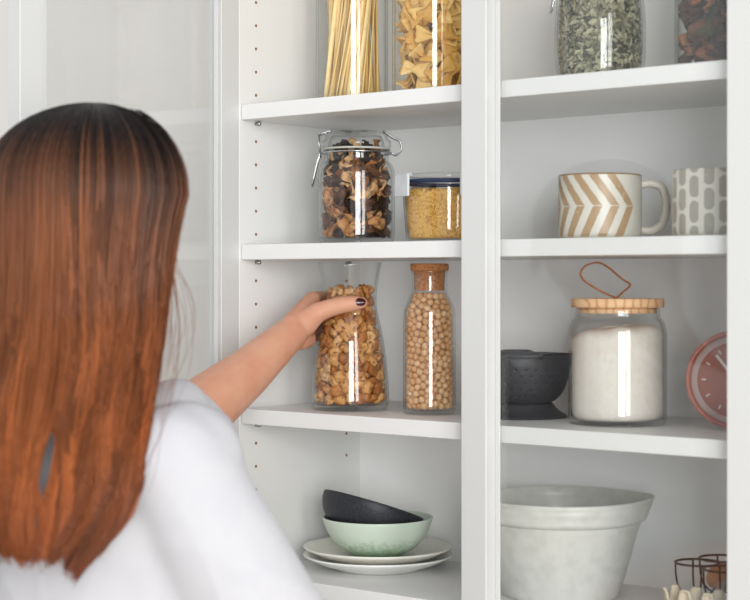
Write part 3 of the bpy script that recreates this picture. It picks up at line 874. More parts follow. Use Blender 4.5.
# --- mugs with glazed patterns
def mug(label, px, Y, z, R, H, rotz, pattern, handle_ang):
    X, Z = at(px, Y)
    t = thing('mug', label, 'mug', (X, Y, z), rotz)
    nseg, nz = 240, 84
    out = [(0.0, 0.0), (R - 0.007, 0.0), (R - 0.003, 0.0012), (R - 0.0006, 0.004)]
    zs = np.linspace(0.006, H - 0.0015, nz)
    prof = out + [(R, float(v)) for v in zs] + [(R - 0.0012, H), (R - 0.0034, H - 0.0002), (R - 0.0045, H - 0.003), (R - 0.0046, 0.012), (R - 0.010, 0.006), (0.0, 0.0055)]
    me = lathe_mesh('mug_body', prof, nseg)
    ca = me.color_attributes.new('glaze', 'FLOAT_COLOR', 'POINT')
    base = lin((218, 214, 203))
    buf = np.empty((len(me.vertices), 4), np.float32)
    for i, v in enumerate(me.vertices):
        x, y, zz = v.co
        r = math.hypot(x, y)
        c = base
        if r > R - 0.0016 and zz > 0.0015:
            u = math.atan2(y, x) * R
            c = pattern(u, zz, H, R) or base
        buf[i] = (*c, 1)
    ca.data.foreach_set('color', buf.ravel())
    obj('mug_body', me, M['mug'], t)
    if handle_ang is not None:
        a = handle_ang
        d = Vector((math.cos(a), math.sin(a), 0))
        pts = spline([d * (R - 0.002) + E3 * (H * 0.845), d * (R + 0.010) + E3 * (H * 0.868), d * (R + 0.024) + E3 * (H * 0.80), d * (R + 0.0295) + E3 * (H * 0.56), d * (R + 0.026) + E3 * (H * 0.28), d * (R + 0.013) + E3 * (H * 0.14), d * (R - 0.002) + E3 * (H * 0.15)], 6)
        side = d.cross(E3)
        obj('handle', tube_mesh('handle', pts, 0.004, 10, flat=(0.0135, 0.0100), up=side), M['mug_plain'], t)
    return t
tan_ = lin((178, 150, 116)); line_ = lin((166, 128, 86)); rim_ = lin((158, 128, 92))
def chevron(u, z, H, R):
    if z > H - 0.0016: return rim_
    dz = z - H * 0.50
    s = u + (0.72 * dz if dz > 0 else -0.46 * dz)
    if s > -0.74 * R: return None
    P_ = 2 * math.pi * R / 15
    f = ((s + 0.74 * R) / P_) % 1.0
    if f > 0.50 and (dz > 0.0006 or dz < -0.0006):
        return line_ if (f < 0.54 or f > 0.965) else tan_
    return None
grey_ = lin((166, 161, 148))
def pills(u, z, H, R):
    n = 18; w = 2 * math.pi * R / n; h = H / 2.75
    col_ = math.floor(u / w); du = (u / w - col_ - 0.5) * w
    zz = z / h + (0.5 if col_ % 2 else 0.0)
    dz = (zz - math.floor(zz) - 0.5) * h
    a, b, r = w * 0.335, h * 0.44, w * 0.33
    qx, qz = max(abs(du) - a + r, 0), max(abs(dz) - b + r, 0)
    return grey_ if math.hypot(qx, qz) - r < 0 else None
mug('cream mug with tan chevron stripes and a loop handle', 600, 1.762, SH[1] + EPS, 0.0507, 0.0790, TH - math.radians(4), chevron, 0.0)
mug('cream mug with grey rounded dash pattern beside the chevron mug', 715.5, 1.762, SH[1] + EPS, 0.0500, 0.0785, TH, pills, math.radians(15))

# --- black colander
X, Z = at(521, 1.785)
t = thing('colander', 'small black enamel colander with foot ring and round holes', 'colander', (X, 1.785, SH[2] + EPS), TH)
rim_r, hgt = 0.0655, 0.0805
prof = sm([(0.030, 0.017), (0.043, 0.021), (0.054, 0.033), (0.0605, 0.050), (0.0635, 0.066), (0.0640, hgt - 0.003)], 10)
nseg = 180
V, F = lathe(prof, nseg); npf = len(prof)
keep = []
for f in F:
    i = f[0] % npf; j = f[0] // npf
    zc = prof[i][1]
    row = None
    for k, i0 in enumerate((12, 17, 22, 27, 32, 37)):
        if i == i0: row = k
    if row is not None:
        jj = (j + (3 if row % 2 else 0)) % 6
        sect = True
        if jj == 0 and sect: continue
    keep.append(f)
me = mesh_from('colander_bowl', V, keep)
bm = bmesh.new(); bm.from_mesh(me)
bmesh.ops.holes_fill(bm, edges=[e for e in bm.edges if e.is_boundary and all(abs(v.co.z - 0.017) < 1e-4 for v in e.verts)], sides=0)
bm.to_mesh(me); bm.free()
me = evaluated(me, lambda o: setattr(o.modifiers.new('wall', 'SOLIDIFY'), 'thickness', 0.0012))
me.materials.clear()
obj('colander_bowl', me, M['black'], t)
obj('rim', tube_mesh('rim', [(0.0650 * math.cos(a), 0.0650 * math.sin(a), hgt - 0.002) for a in np.linspace(0, 2 * math.pi, 72, endpoint=False)], 0.0021, 8, closed=True), M['black'], t)
obj('foot_ring', lathe_mesh('foot_ring', sm([(0.036, 0.019), (0.041, 0.017), (0.0475, 0.009), (0.0585, 0.0020), (0.0575, 0.0012), (0.045, 0.0075), (0.036, 0.0155)], 4), 64, close=True), M['black'], t)
for s in (-1, 1):
    obj('handle', tube_mesh('handle', spline([(-0.022, s * 0.0625, hgt - 0.002), (-0.016, s * 0.078, hgt), (0.0, s * 0.083, hgt), (0.016, s * 0.078, hgt), (0.022, s * 0.0625, hgt - 0.002)], 6), 0.0022, 8), M['black'], t)

# --- flour jar with wooden lid and leather loop
FY = 1.765
fl = sm([(0.0, 0.0), (0.052, 0.0), (0.0575, 0.0035), (0.0592, 0.011), (0.0592, 0.05), (0.0592, 0.10), (0.0588, 0.113), (0.0560, 0.123), (0.0515, 0.130), (0.0508, 0.1395)], 4)
t, c0 = jar('flour_jar', 'round glass jar of white flour with pine lid and leather loop', fl, 0.003, 0.006, 617.5, FY, SH[2] + EPS, m='glass_clear', rotz=TH)
lid = obj('lid', lathe_mesh('lid', [(0.0, 0.1416), (0.0552, 0.1416), (0.0562, 0.1428), (0.0562, 0.1514), (0.0552, 0.1524), (0.0, 0.1524)], 80), M['wood'], t)
obj('lid_plug', lathe_mesh('lid_plug', [(0.0, 0.1345), (0.0465, 0.1345), (0.0474, 0.1352), (0.0474, 0.1415), (0.0, 0.1415)], 64), M['wood'], lid)
k = 2.03 / FPX
lp = [((px - 617.5) * k, 0.0, 0.1525 + (298.6 - py) * k) for px, py in [(616, 298.4), (600, 291), (585.5, 282), (580.3, 274.5), (583, 268), (589, 264.3), (599, 262.9), (609.5, 268.5), (622, 279), (630.2, 285), (624, 291.5), (616.5, 298.3)]]
obj('leather_loop', tube_mesh('leather_loop', spline(lp, 5), 0.001, 8, flat=(0.0065, 0.0021), up=(0, 1, 0)), M['leather'], t)
def flour_top(p, a, i):
    x, y, z = p
    if z > 0.08:
        z += 0.0050 * (x / 0.056) + 0.0011 * math.sin(a * 3 + x * 90) + 0.0007 * math.sin(a * 7 + y * 130)
    return (x, y, z)
o = obj('flour', lathe_mesh('flour', [(0.0, 0.0068), (0.049, 0.0068), (0.0540, 0.011), (0.0556, 0.02), (0.0556, 0.06), (0.0556, 0.075), (0.0556, 0.1055), (0.0535, 0.1105), (0.048, 0.1145), (0.040, 0.1175), (0.028, 0.1165), (0.012, 0.1185), (0.0, 0.1175)], 96, fn=flour_top), M['flour'], None, c0, (0, 0, TH))
tag(o, 'fine white flour filling the jar with the pine lid', 'flour', None, 'stuff')

# --- pink dial
DR = 0.0575
X, Z = at(736, 1.775)
tl = math.radians(6)
cz = SH[2] + EPS + DR * math.cos(tl) + 0.0012
t = thing('kitchen_timer', 'round dusty pink dial standing on edge beside the flour jar', 'timer', (X, 1.775, cz), TH - math.radians(14))
t.rotation_euler = (math.pi / 2 - tl, 0, TH - math.radians(14))
obj('case', lathe_mesh('case', [(0.0, -0.016), (0.050, -0.016), (DR - 0.001, -0.013), (DR, -0.008), (DR, 0.004), (DR - 0.0015, 0.0072), (DR - 0.0030, 0.0082), (DR - 0.0048, 0.0066), (DR - 0.0056, 0.0012), (0.0, 0.0008)], 80), M['pink'], t)
obj('dial_ring', lathe_mesh('dial_ring', [(0.0, 0.0010), (DR - 0.0062, 0.0014), (DR - 0.0064, 0.0018), (0.0, 0.0018)], 64), M['pale_pink'], t)
obj('dial_face', lathe_mesh('dial_face', [(0.0, 0.0019), (DR - 0.0135, 0.0019), (DR - 0.0145, 0.0040), (0.0, 0.0044)], 64), M['pink_face'], t)
tick = box('tick_mark', -0.0009, 0.0009, DR - 0.0235, DR - 0.0185, 0.0043, 0.0049)
for k in range(12):
    obj('tick_mark', tick, M['pale'], t, None, (0, 0, k * math.pi / 6))
obj('hand', box('hand', -0.0016, 0.0016, 0.0, 0.036, 0.0052, 0.0066, 0.0006), M['pale'], t, None, (0, 0, math.radians(38)))
obj('knob', lathe_mesh('knob', [(0.0, 0.0046), (0.006, 0.0046), (0.0064, 0.005), (0.0056, 0.0085), (0.0, 0.009)], 40), M['pink'], t)

# --- big mixing bowl with a pouring lip
MY = 1.797
X, Z = at(561, MY)
mo = sm([(0.0, 0.0), (0.068, 0.0), (0.0715, 0.0012), (0.0745, 0.006), (0.0835, 0.035), (0.0925, 0.068), (0.0985, 0.092), (0.0995, 0.0945), (0.1030, 0.0965), (0.1048, 0.101), (0.1058, 0.112), (0.1068, 0.1205)], 4)
mi = sm([(0.1060, 0.1235), (0.1040, 0.1240), (0.1018, 0.1205), (0.0975, 0.105), (0.0880, 0.070), (0.0765, 0.035), (0.064, 0.014), (0.045, 0.0085), (0.0, 0.008)], 4)
def spout(p, a, i):
    x, y, z = p
    w = math.atan2(math.sin(a + 0.10), math.cos(a + 0.10))
    k = math.exp(-(w / 0.36) ** 2) * max(0, (z - 0.082) / 0.042) ** 1.2
    r = math.hypot(x, y)
    s = 1 + 0.105 * k * (r > 0.03)
    th = 0.0004 * math.sin(z * 520) if r > 0.07 else 0
    return (x * s + th * math.cos(a), y * s + th * math.sin(a), z + 0.0025 * k)
me = lathe_mesh('mixing_bowl', mo + mi, 128, fn=spout)
o = obj('mixing_bowl', me, M['bowl'], None, (X, MY, SH[3] + EPS), (0, 0, TH))
tag(o, 'large pale grey stoneware mixing bowl with pouring lip', 'bowl')

# --- wire egg cups and pulp carton
X0, Z0 = at(697, 1.775)
cups = [(697, 562.5, 1.775, 0.0255), (722, 558.5, 1.80, 0.0265), (724, 569, 1.735, 0.0235)]
base = SH[3] + EPS
t = thing('wire_egg_rack', 'black wire rack of ring-shaped egg cups behind the carton', 'egg rack', (X0, 1.775, base))
wr = 0.00135
for px, py, Y, R in cups:
    X, Z = at(px, Y)
    h = CAMZ - (py - CY) / FPX * Z - base
    c = Vector((X - X0, Y - 1.775, 0))
    cup = obj('cup_ring', tube_mesh('cup_ring', [c + Vector((R * math.cos(a), R * math.sin(a), h)) for a in np.linspace(0, 2 * math.pi, 40, endpoint=False)], wr, 8, closed=True), M['wire'], t)
    for a0 in (TH, TH + math.pi / 2):
        d = Vector((math.cos(a0), math.sin(a0), 0))
        pts = [c + d * R + E3 * h, c + d * R * 0.96 + E3 * (h - 0.018), c + d * R * 0.8 + E3 * (h - 0.031), c + d * R * 0.45 + E3 * (h - 0.0385), c + E3 * (h - 0.040), c - d * R * 0.45 + E3 * (h - 0.0385), c - d * R * 0.8 + E3 * (h - 0.031), c - d * R * 0.96 + E3 * (h - 0.018), c - d * R + E3 * h]
        obj('cup_wire', tube_mesh('cup_wire', spline(pts, 4), wr * 0.9, 8), M['wire'], cup)
    obj('cup_post', tube_mesh('cup_post', [c + E3 * (h - 0.040), c + E3 * 0.0015], wr, 8), M['wire'], cup)
xs = [at(px, Y)[0] - X0 for px, py, Y, R in cups]; ys = [Y - 1.775 for px, py, Y, R in cups]
loop = spline([(xs[0], ys[0], 0.0014), (xs[1], ys[1], 0.0014), (xs[2], ys[2], 0.0014)], 10, closed=True)
obj('base_wire', tube_mesh('base_wire', loop, wr, 8, closed=True), M['wire'], t)
def egg_mesh():
    pr = []
    for i in range(17):
        a = math.pi * i / 16
        pr.append((0.0215 * math.sin(a) * (1 - 0.13 * -math.cos(a)), 0.028 * (1 - math.cos(a)) ))
    return lathe_mesh('egg', pr, 32)
em = egg_mesh()
for (px, py, Y, R), lb in zip(cups[1:2], ['brown egg resting in a wire cup']):
    X, Z = at(px, Y); h = CAMZ - (py - CY) / FPX * Z - base
    o = obj('egg', em, M['egg'], None, (X, Y, base + h - 0.0382)); o.scale = (0.86, 0.86, 0.60)
    tag(o, lb, 'egg')
# carton: a tray of peaks and hollows
nx, ny = 56, 30; V, F = [], []
Lc, Wc, Hc = 0.100, 0.040, 0.052
for i in range(nx + 1):
    for j in range(ny + 1):
        u = i / nx * 3.5; v = j / ny * 1.5
        hgt_ = (0.5 + 0.5 * math.cos(2 * math.pi * u)) * (0.5 + 0.5 * math.cos(2 * math.pi * v))
        V.append((i / nx * Lc, j / ny * Wc, 0.016 + (Hc - 0.016) * min(1, (hgt_ ** 0.55) / 0.82)))
for i in range(nx):
    for j in range(ny):
        a = i * (ny + 1) + j; F.append((a, a + ny + 1, a + ny + 2, a + 1))
me = mesh_from('egg_carton', V, F)
def _sol(o):
    m = o.modifiers.new('wall', 'SOLIDIFY'); m.thickness = 0.0022; m.offset = -1
me = evaluated(me, _sol)
X, Z = at(664, 1.668)
t = thing('egg_carton', 'cream pulp egg carton in front of the wire rack', 'carton', (X, 1.663, base))
obj('tray', me, M['carton'], t)
for x0, x1, y0, y1 in ((0, Lc, 0, 0.0022), (0, Lc, Wc - 0.0022, Wc), (0, 0.0022, 0.0023, Wc - 0.0023), (Lc - 0.0022, Lc, 0.0023, Wc - 0.0023)):
    obj('side_wall', box('side_wall', x0, x1, y0, y1, 0.0, 0.0155, 0.0006), M['carton'], t)

# ------------------------------------------------------------------ the person
HZ = 1.72                                       # viewing distance of the head
HC = rz((85 - CX) / FPX * HZ, HZ, 0)            # head axis on the ground plan
AL = math.radians(50)                           # she faces 50 degrees to the right of the camera's view
FW = E1 * math.sin(AL) + E2 * math.cos(AL)      # forward
RT = E1 * math.cos(AL) - E2 * math.sin(AL)      # her right
HAL = math.radians(34)
HF = E1 * math.sin(HAL) + E2 * math.cos(HAL); HR = E1 * math.cos(HAL) - E2 * math.sin(HAL)   # the head is turned a little further
BODY = rz(-0.305, 1.745, 0)
foot = BODY.copy()
person = thing('person', 'person with long auburn hair in a white t-shirt reaching for the carafe', 'person', foot)
PM = Matrix.Translation(-foot)

def local(me):
    me.transform(PM); return me

# left arm: shoulder, elbow, wrist
L_SH = BODY - RT * 0.165 + E3 * 1.285
L_EL = campt(180, 427, 2.03)
L_MID = campt(246, 374, 2.135)
WRQ = Vector((CAR.x, CAR.y, CAMZ - (304 - CY) / FPX * ZC))     # on the carafe's axis at the height of the thumb
def hp(a, b, c): return WRQ + E1 * (a / 1000) + E2 * (b / 1000) + E3 * (c / 1000)
WR = hp(-77, -66, -38)
R_SH = BODY + RT * 0.165 + E3 * 1.285
R_EL = rz(-0.098, 1.625, 1.075)
R_WR = R_EL + FW * 0.19 + E3 * (-0.05) - RT * 0.10

b = Soup()
# head
hc = HC + E3 * 1.508
b.ball(hc + E3 * 0.030 - HF * 0.012, [HR * 0.076, HF * 0.094, E3 * 0.084], 28)          # skull
b.ball(hc - E3 * 0.030 + HF * 0.022, [HR * 0.062, HF * 0.066, E3 * 0.082], 24)          # face and jaw
b.ball(hc - E3 * 0.088 + HF * 0.058, [HR * 0.024, HF * 0.022, E3 * 0.020], 14)          # chin
b.chain([hc + E3 * 0.004 + HF * 0.088, hc - E3 * 0.026 + HF * 0.103], [0.007, 0.0105], seg=12)  # nose
for s in (-1, 1):
    b.ball(hc - E3 * 0.030 + HF * 0.096 + HR * (0.010 * s), [HR * 0.007, HF * 0.008, E3 * 0.006], 10)
    b.ball(hc - E3 * 0.005 + HR * (0.078 * s) - HF * 0.008, [HR * 0.010, HF * 0.017, E3 * 0.030], 14)  # ears
    b.ball(hc - E3 * 0.020 + HF * 0.066 + HR * (0.034 * s), [HR * 0.022, HF * 0.020, E3 * 0.022], 12)  # cheeks
b.ball(hc - E3 * 0.056 + HF * 0.084, [HR * 0.022, HF * 0.010, E3 * 0.009], 12)          # mouth
neck0 = HC + E3 * 1.425 - FW * 0.012
neck1 = BODY + E3 * 1.315 - FW * 0.015
b.chain([neck0, neck1], [0.051, 0.056])
def ring(z, a, d, c=BODY, n=36, off=0.0):
    return [c + RT * (a * math.cos(2 * math.pi * k / n)) + FW * (d * math.sin(2 * math.pi * k / n) + off) + E3 * z for k in range(n)]
b.loft([ring(0.84, 0.165, 0.105), ring(0.92, 0.165, 0.108), ring(1.03, 0.135, 0.09), ring(1.14, 0.145, 0.10), ring(1.22, 0.160, 0.102), ring(1.29, 0.150, 0.080), ring(1.335, 0.07, 0.055)])
# arms
b.chain([L_SH, L_SH.lerp(L_EL, 0.5), L_EL], [0.040, 0.036, 0.036])
b.chain([L_EL, L_EL.lerp(L_MID, 0.45), L_MID, L_MID.lerp(WR, 0.6), WR], [0.038, 0.0385, 0.0320, 0.0262, 0.0220])
b.chain([R_SH, R_SH.lerp(R_EL, 0.5), R_EL], [0.046, 0.042, 0.036])
b.chain([R_EL, R_EL.lerp(R_WR, 0.4), R_WR], [0.036, 0.034, 0.023])
# left hand closed round the carafe: palm, four fingers behind the glass, thumb in front
MCP = [hp(-51, 3, 6), hp(-55, 8, -11), hp(-57, 9, -28), hp(-57, 5, -43)]
FING = [
    [hp(-44, 26, 9), hp(-24, 41, 9), hp(-2, 46, 8)],
    [hp(-46, 28, -10), hp(-24, 43, -11), hp(1, 47, -12)],
    [hp(-48, 28, -28), hp(-27, 44, -30), hp(-4, 49, -31)],
    [hp(-50, 24, -45), hp(-35, 40, -47), hp(-17, 49, -48)]]
FR = [(0.0105, 0.0088, 0.0080, 0.0070), (0.0105, 0.0088, 0.0080, 0.0070), (0.0100, 0.0084, 0.0076, 0.0066), (0.0095, 0.0074, 0.0068, 0.0058)]
wp = [hp(-77, -66, -28), hp(-78, -64, -34), hp(-78, -62, -42), hp(-76, -60, -49)]
for w_, m_, r0 in zip(wp, MCP, (0.0150, 0.0150, 0.0145, 0.0135)):
    b.chain([w_, w_.lerp(m_, 0.5), m_], [r0, 0.0135, 0.0115])
for m_, fs, fr in zip(MCP, FING, FR):
    b.chain([m_] + fs, fr, seg=14)
# thenar, thumb, heel of the hand
b.chain([hp(-70, -62, -34), hp(-58, -52, -24), hp(-43, -45, -11)], [0.0165, 0.0175, 0.0135], seg=16)
b.chain([hp(-43, -45, -11), hp(-27, -47, -5), hp(-10, -48.5, -0.5), hp(6, -48.0, 1.5), hp(16.5, -46.5, 2)], [0.0142, 0.0122, 0.0116, 0.0108, 0.0084], seg=16)
b.chain([hp(-77, -62, -44), hp(-66, -42, -47), hp(-57, -18, -47)], [0.0150, 0.0145, 0.0120], seg=16)
b.chain([hp(-56, -40, -28), hp(-53, -18, -16), hp(-52, 0, 0)], [0.0135, 0.0110, 0.0105], seg=16)
# right hand, relaxed
rd = (R_WR - R_EL).normalized(); rs = rd.cross(E3).normalized()
rp = R_WR + rd * 0.05
b.chain([R_WR, rp], [0.020, 0.019])
for k in range(4):
    q0 = R_WR + rd * (0.082 - 0.004 * abs(k - 1.2)) + rs * (0.019 * (k - 1.5) * 0.95)
    ln = (0.066, 0.074, 0.068, 0.052)[k]
    b.chain([R_WR + rd * 0.02 + rs * (0.011 * (k - 1.5)), q0], [0.0130, 0.0100], seg=12)
    b.chain([q0, q0 + rd * ln * 0.45 - E3 * 0.006, q0 + rd * ln * 0.75 - E3 * 0.020, q0 + rd * ln * 0.9 - E3 * 0.036], [0.0095, 0.0083, 0.0076, 0.0066], seg=12)
b.chain([R_WR + rd * 0.015 - rs * 0.012, R_WR + rd * 0.045 - rs * 0.036 - E3 * 0.008, R_WR + rd * 0.072 - rs * 0.044 - E3 * 0.018, R_WR + rd * 0.090 - rs * 0.042 - E3 * 0.026], [0.014, 0.012, 0.0095, 0.008], seg=12)
# legs and feet
for s in (-1, 1):
    hip = BODY + RT * (0.088 * s) + E3 * 0.86; kn = BODY + RT * (0.092 * s) + E3 * 0.475 + FW * 0.015; an = BODY + RT * (0.095 * s) + E3 * 0.085 - FW * 0.015
    b.chain([hip, kn, an], [0.085, 0.054, 0.036])
    b.chain([an - E3 * 0.04 - FW * 0.01, an + FW * 0.10 - E3 * 0.052, an + FW * 0.15 - E3 * 0.06], [0.034, 0.028, 0.020])
body = obj('body', local(b.fuse('body', 0.0026, 5)), M['skin'], person)

# nail varnish on the thumb, and the other nails of that hand
def nail(c, n, along, L, Wd):
    n = Vector(n).normalized(); along = (Vector(along) - n * Vector(along).dot(n)).normalized(); side = n.cross(along)
    V, F = [], []
    A, B_ = 9, 7
    for t_ in (0.0007, -0.0012):
        for i in range(A):
            u = i / (A - 1) * 2 - 1
            for j in range(B_):
                v = j / (B_ - 1) * 2 - 1
                w = Wd * (1 - 0.30 * max(0, u) ** 3 - 0.16 * max(0, -u) ** 2)
                V.append(Vector(c) + along * (u * L * (1 - 0.20 * v * v * (u > 0))) + side * (v * w) - n * (0.0021 * v * v + 0.0006 * u * u) + n * t_)
    m_ = A * B_
    for i in range(A - 1):
        for j in range(B_ - 1):
            q_ = (i * B_ + j, (i + 1) * B_ + j, (i + 1) * B_ + j + 1, i * B_ + j + 1)
            F.append(q_); F.append(tuple(x + m_ for x in q_[::-1]))
    ed = [i * B_ for i in range(A)] + [(A - 1) * B_ + j for j in range(1, B_)] + [i * B_ + B_ - 1 for i in range(A - 2, -1, -1)] + [j for j in range(B_ - 2, 0, -1)]
    for k in range(len(ed)):
        a_, c_ = ed[k], ed[(k + 1) % len(ed)]
        F.append((c_, a_, a_ + m_, c_ + m_))
    return mesh_from('fingernail', V, F)
o = obj('fingernail', local(nail(hp(13.5, -56.6, 4.0), -E2 * 1.0 + E3 * 0.30 + E1 * 0.10, E1, 0.0082, 0.0052)), M['nail'], body)
o['label'] = 'thumbnail painted dark burgundy'
for fs in FING:
    d = (fs[2] - fs[1]).normalized(); out_ = fs[2] - WRQ; out_.z = 0; out_.normalize()
    obj('fingernail', local(nail(fs[2] + out_ * 0.0066 + d * 0.002, out_, d, 0.0055, 0.0040)), M['nail'], body)

# eyes and mouth
for s in (-1, 1):
    e = Soup(); ec = hc + E3 * 0.006 + HF * 0.078 + HR * (0.031 * s)
    e.ball(ec, [HR * 0.0125, HF * 0.0125, E3 * 0.0085], 20)
    ey = obj('eye', local(mesh_from('eye', e.v, e.f)), M['eye'], body)
    e = Soup(); e.ball(ec + HF * 0.0095, [HR * 0.0056, HF * 0.0035, E3 * 0.0056], 16)
    obj('iris', local(mesh_from('iris', e.v, e.f)), M['iris'], body)
for dz in (0.0035, -0.0035):
    e = Soup(); e.ball(hc - E3 * (0.056 - dz) + HF * 0.0925, [HR * 0.019, HF * 0.0045, E3 * 0.0036], 16)
    obj('lip', local(mesh_from('lip', e.v, e.f)), M['lip'], body)

# t-shirt: loose trunk, right sleeve hanging, left sleeve following the raised arm to the elbow
s_ = Soup()
s_.loft([ring(0.80, 0.200, 0.150), ring(0.90, 0.205, 0.150), ring(1.02, 0.205, 0.148), ring(1.14, 0.205, 0.142), ring(1.22, 0.198, 0.132), ring(1.275, 0.178, 0.108), ring(1.31, 0.135, 0.080), ring(1.335, 0.085, 0.066), ring(1.345, 0.070, 0.062)])
s_.chain([R_SH - E3 * 0.012, R_SH.lerp(R_EL, 0.45), R_SH.lerp(R_EL, 1.02)], [0.060, 0.066, 0.072], caps=False, seg=28)
s_.ball(campt(174, 417, 1.79), [E1 * 0.040, E2 * 0.055, E3 * 0.042], 24)
s_.ball(campt(202, 443, 1.73), [E1 * 0.0400, E2 * 0.055, E3 * 0.0400], 24)
s_.ball(campt(183, 464, 1.64), [E1 * 0.0600, E2 * 0.060, E3 * 0.0630], 28)
HEM = campt(202, 417, 2.075)
s_.chain([L_SH - E3 * 0.006, L_SH.lerp(L_EL, 0.5) - E3 * 0.004, L_EL + (L_EL - L_MID).normalized() * 0.008, HEM], [0.060, 0.060, 0.0515, 0.0435], caps=False, seg=28)
me = s_.fuse('t_shirt', 0.005, 14, 0.6)
# folds: gentle drape pulled from the raised shoulder plus creases near the waist
co = np.empty(len(me.vertices) * 3); me.vertices.foreach_get('co', co); co = co.reshape(-1, 3)
no = np.empty(len(me.vertices) * 3); me.vertices.foreach_get('normal', no); no = no.reshape(-1, 3)
f_ = np.array(FW); r_ = np.array(RT); bc = np.array(BODY)
lx = (co - bc) @ r_; ly = (co - bc) @ f_; lz = co[:, 2]
low = np.clip((1.26 - lz) / 0.2, 0, 1)
amp = 0.0020 + 0.0125 * low ** 1.5
fold = lambda q: 1 - 2 * np.abs(np.sin(q)) ** 0.7          # soft ridges
w1 = fold(lx * 24 + lz * 9 + 0.8 * np.sin(lz * 9)) * 0.45 + fold(lz * 26 + lx * 17 + ly * 12 + 1.5 * np.sin(lx * 15)) * 0.35 + np.sin(lx * 70 - lz * 21 + ly * 40) * 0.15
hem_d = np.linalg.norm(co - np.array(HEM), axis=1)
amp *= np.clip((hem_d - 0.05) / 0.10, 0.05, 1)
co += no * (amp * w1)[:, None]
me.vertices.foreach_set('co', co.ravel()); me.update()
shirt = obj('t_shirt', local(me), M['shirt'], person)
# sleeve hem band
ax = (HEM - L_EL).normalized()
u_ = ax.orthogonal().normalized(); v_ = ax.cross(u_)
hemp = [HEM - ax * 0.003 + (u_ * math.cos(a) + v_ * math.sin(a)) * 0.0375 for a in np.linspace(0, 2 * math.pi, 48, endpoint=False)]
obj('sleeve_hem', local(tube_mesh('sleeve_hem', hemp, 0.0032, 10, closed=True)), M['shirt'], shirt)

# trousers and shoes
tr = Soup()
tr.loft([ring(0.78, 0.182, 0.125), ring(0.86, 0.180, 0.124), ring(0.98, 0.158, 0.110)])
for s in (-1, 1):
    hip = BODY + RT * (0.088 * s) + E3 * 0.82; kn = BODY + RT * (0.095 * s) + E3 * 0.475 + FW * 0.015; an = BODY + RT * (0.098 * s) + E3 * 0.10 - FW * 0.015
    tr.chain([hip, kn, an], [0.098, 0.070, 0.056], caps=False)
obj('trousers', local(tr.fuse('trousers', 0.008, 6)), M['denim'], person)
for s in (-1, 1):
    an = BODY + RT * (0.095 * s) - FW * 0.015
    sh = Soup()
    sh.loft([[an + FW * (0.055 + (0.140 * math.cos(2 * math.pi * k / 28))) * 1.0 + RT * (wd * math.sin(2 * math.pi * k / 28) * (1 + 0.1 * math.cos(2 * math.pi * k / 28))) + E3 * z for k in range(28)] for z, wd in ((0.001, 0.043), (0.02, 0.047), (0.045, 0.045))])
    sh.ball(an + FW * 0.01 + E3 * 0.05, [RT * 0.042, FW * 0.070, E3 * 0.045], 20)
    obj('shoe', local(sh.fuse('shoe', 0.006, 6)), M['shoe'], person)

# ------------------------------------------------------------------ hair
# worked out in the frame of the head: a = camera-parallel offset, d = offset in depth, z = height
A0, D0, TOP, EQ = 0.1045, 0.112, 1.634, 1.540
zk = np.array([1.100, 1.185, 1.197, 1.234, 1.260, 1.300, 1.343, 1.390, 1.435, 1.470, 1.497, 1.520, 1.545])
fr = np.array([0.030, 0.038, 0.047, 0.0687, 0.0765, 0.0825, 0.0850, 0.0858, 0.0876, 0.0905, 0.095, 0.100, 0.1045]) / A0
def fall(phi, z, dep):
    """offsets of a hanging strand at height z; dep = how far inside the mass it lies"""
    a = (A0 - dep) * np.cos(phi); d = (D0 - dep) * np.sin(phi)
    s = np.interp(z, zk, fr)
    a = np.where(a > 0, a * s, a * np.interp(z, [1.15, 1.54], [1.16, 1.0]) )
    k = np.interp(z, [1.10, 1.22, 1.33, 1.42, 1.54], [1.18, 1.12, 0.98, 0.94, 1.0])
    d = np.where(d < 0, d * k, d * np.interp(z, [1.2, 1.42, 1.54], [0.15, 0.6, 1.0]))
    # lower down the hair lies as a flat sheet over the back of the shirt
    db = np.interp(z, [1.10, 1.20, 1.30, 1.36, 1.42], [0.215, 0.205, 0.175, 0.140, 0.112])
    w = np.clip((1.47 - z) / 0.16, 0, 1); w = w * w * (3 - 2 * w)
    d = d * (1 - w) + (-db + 0.22 * (d + 0.112)) * w
    return a, d
NS, NP = 6400, 31
face_phi = math.pi / 2 - HAL                      # direction of the face in (a, d)
VV, FF, CC = [], [], []
dark = np.array(lin((24, 15, 12))); mid = np.array(lin((114, 70, 45))); cop = np.array(lin((138, 75, 37))); tip = np.array(lin((112, 58, 29)))
hrng = np.random.default_rng(42)
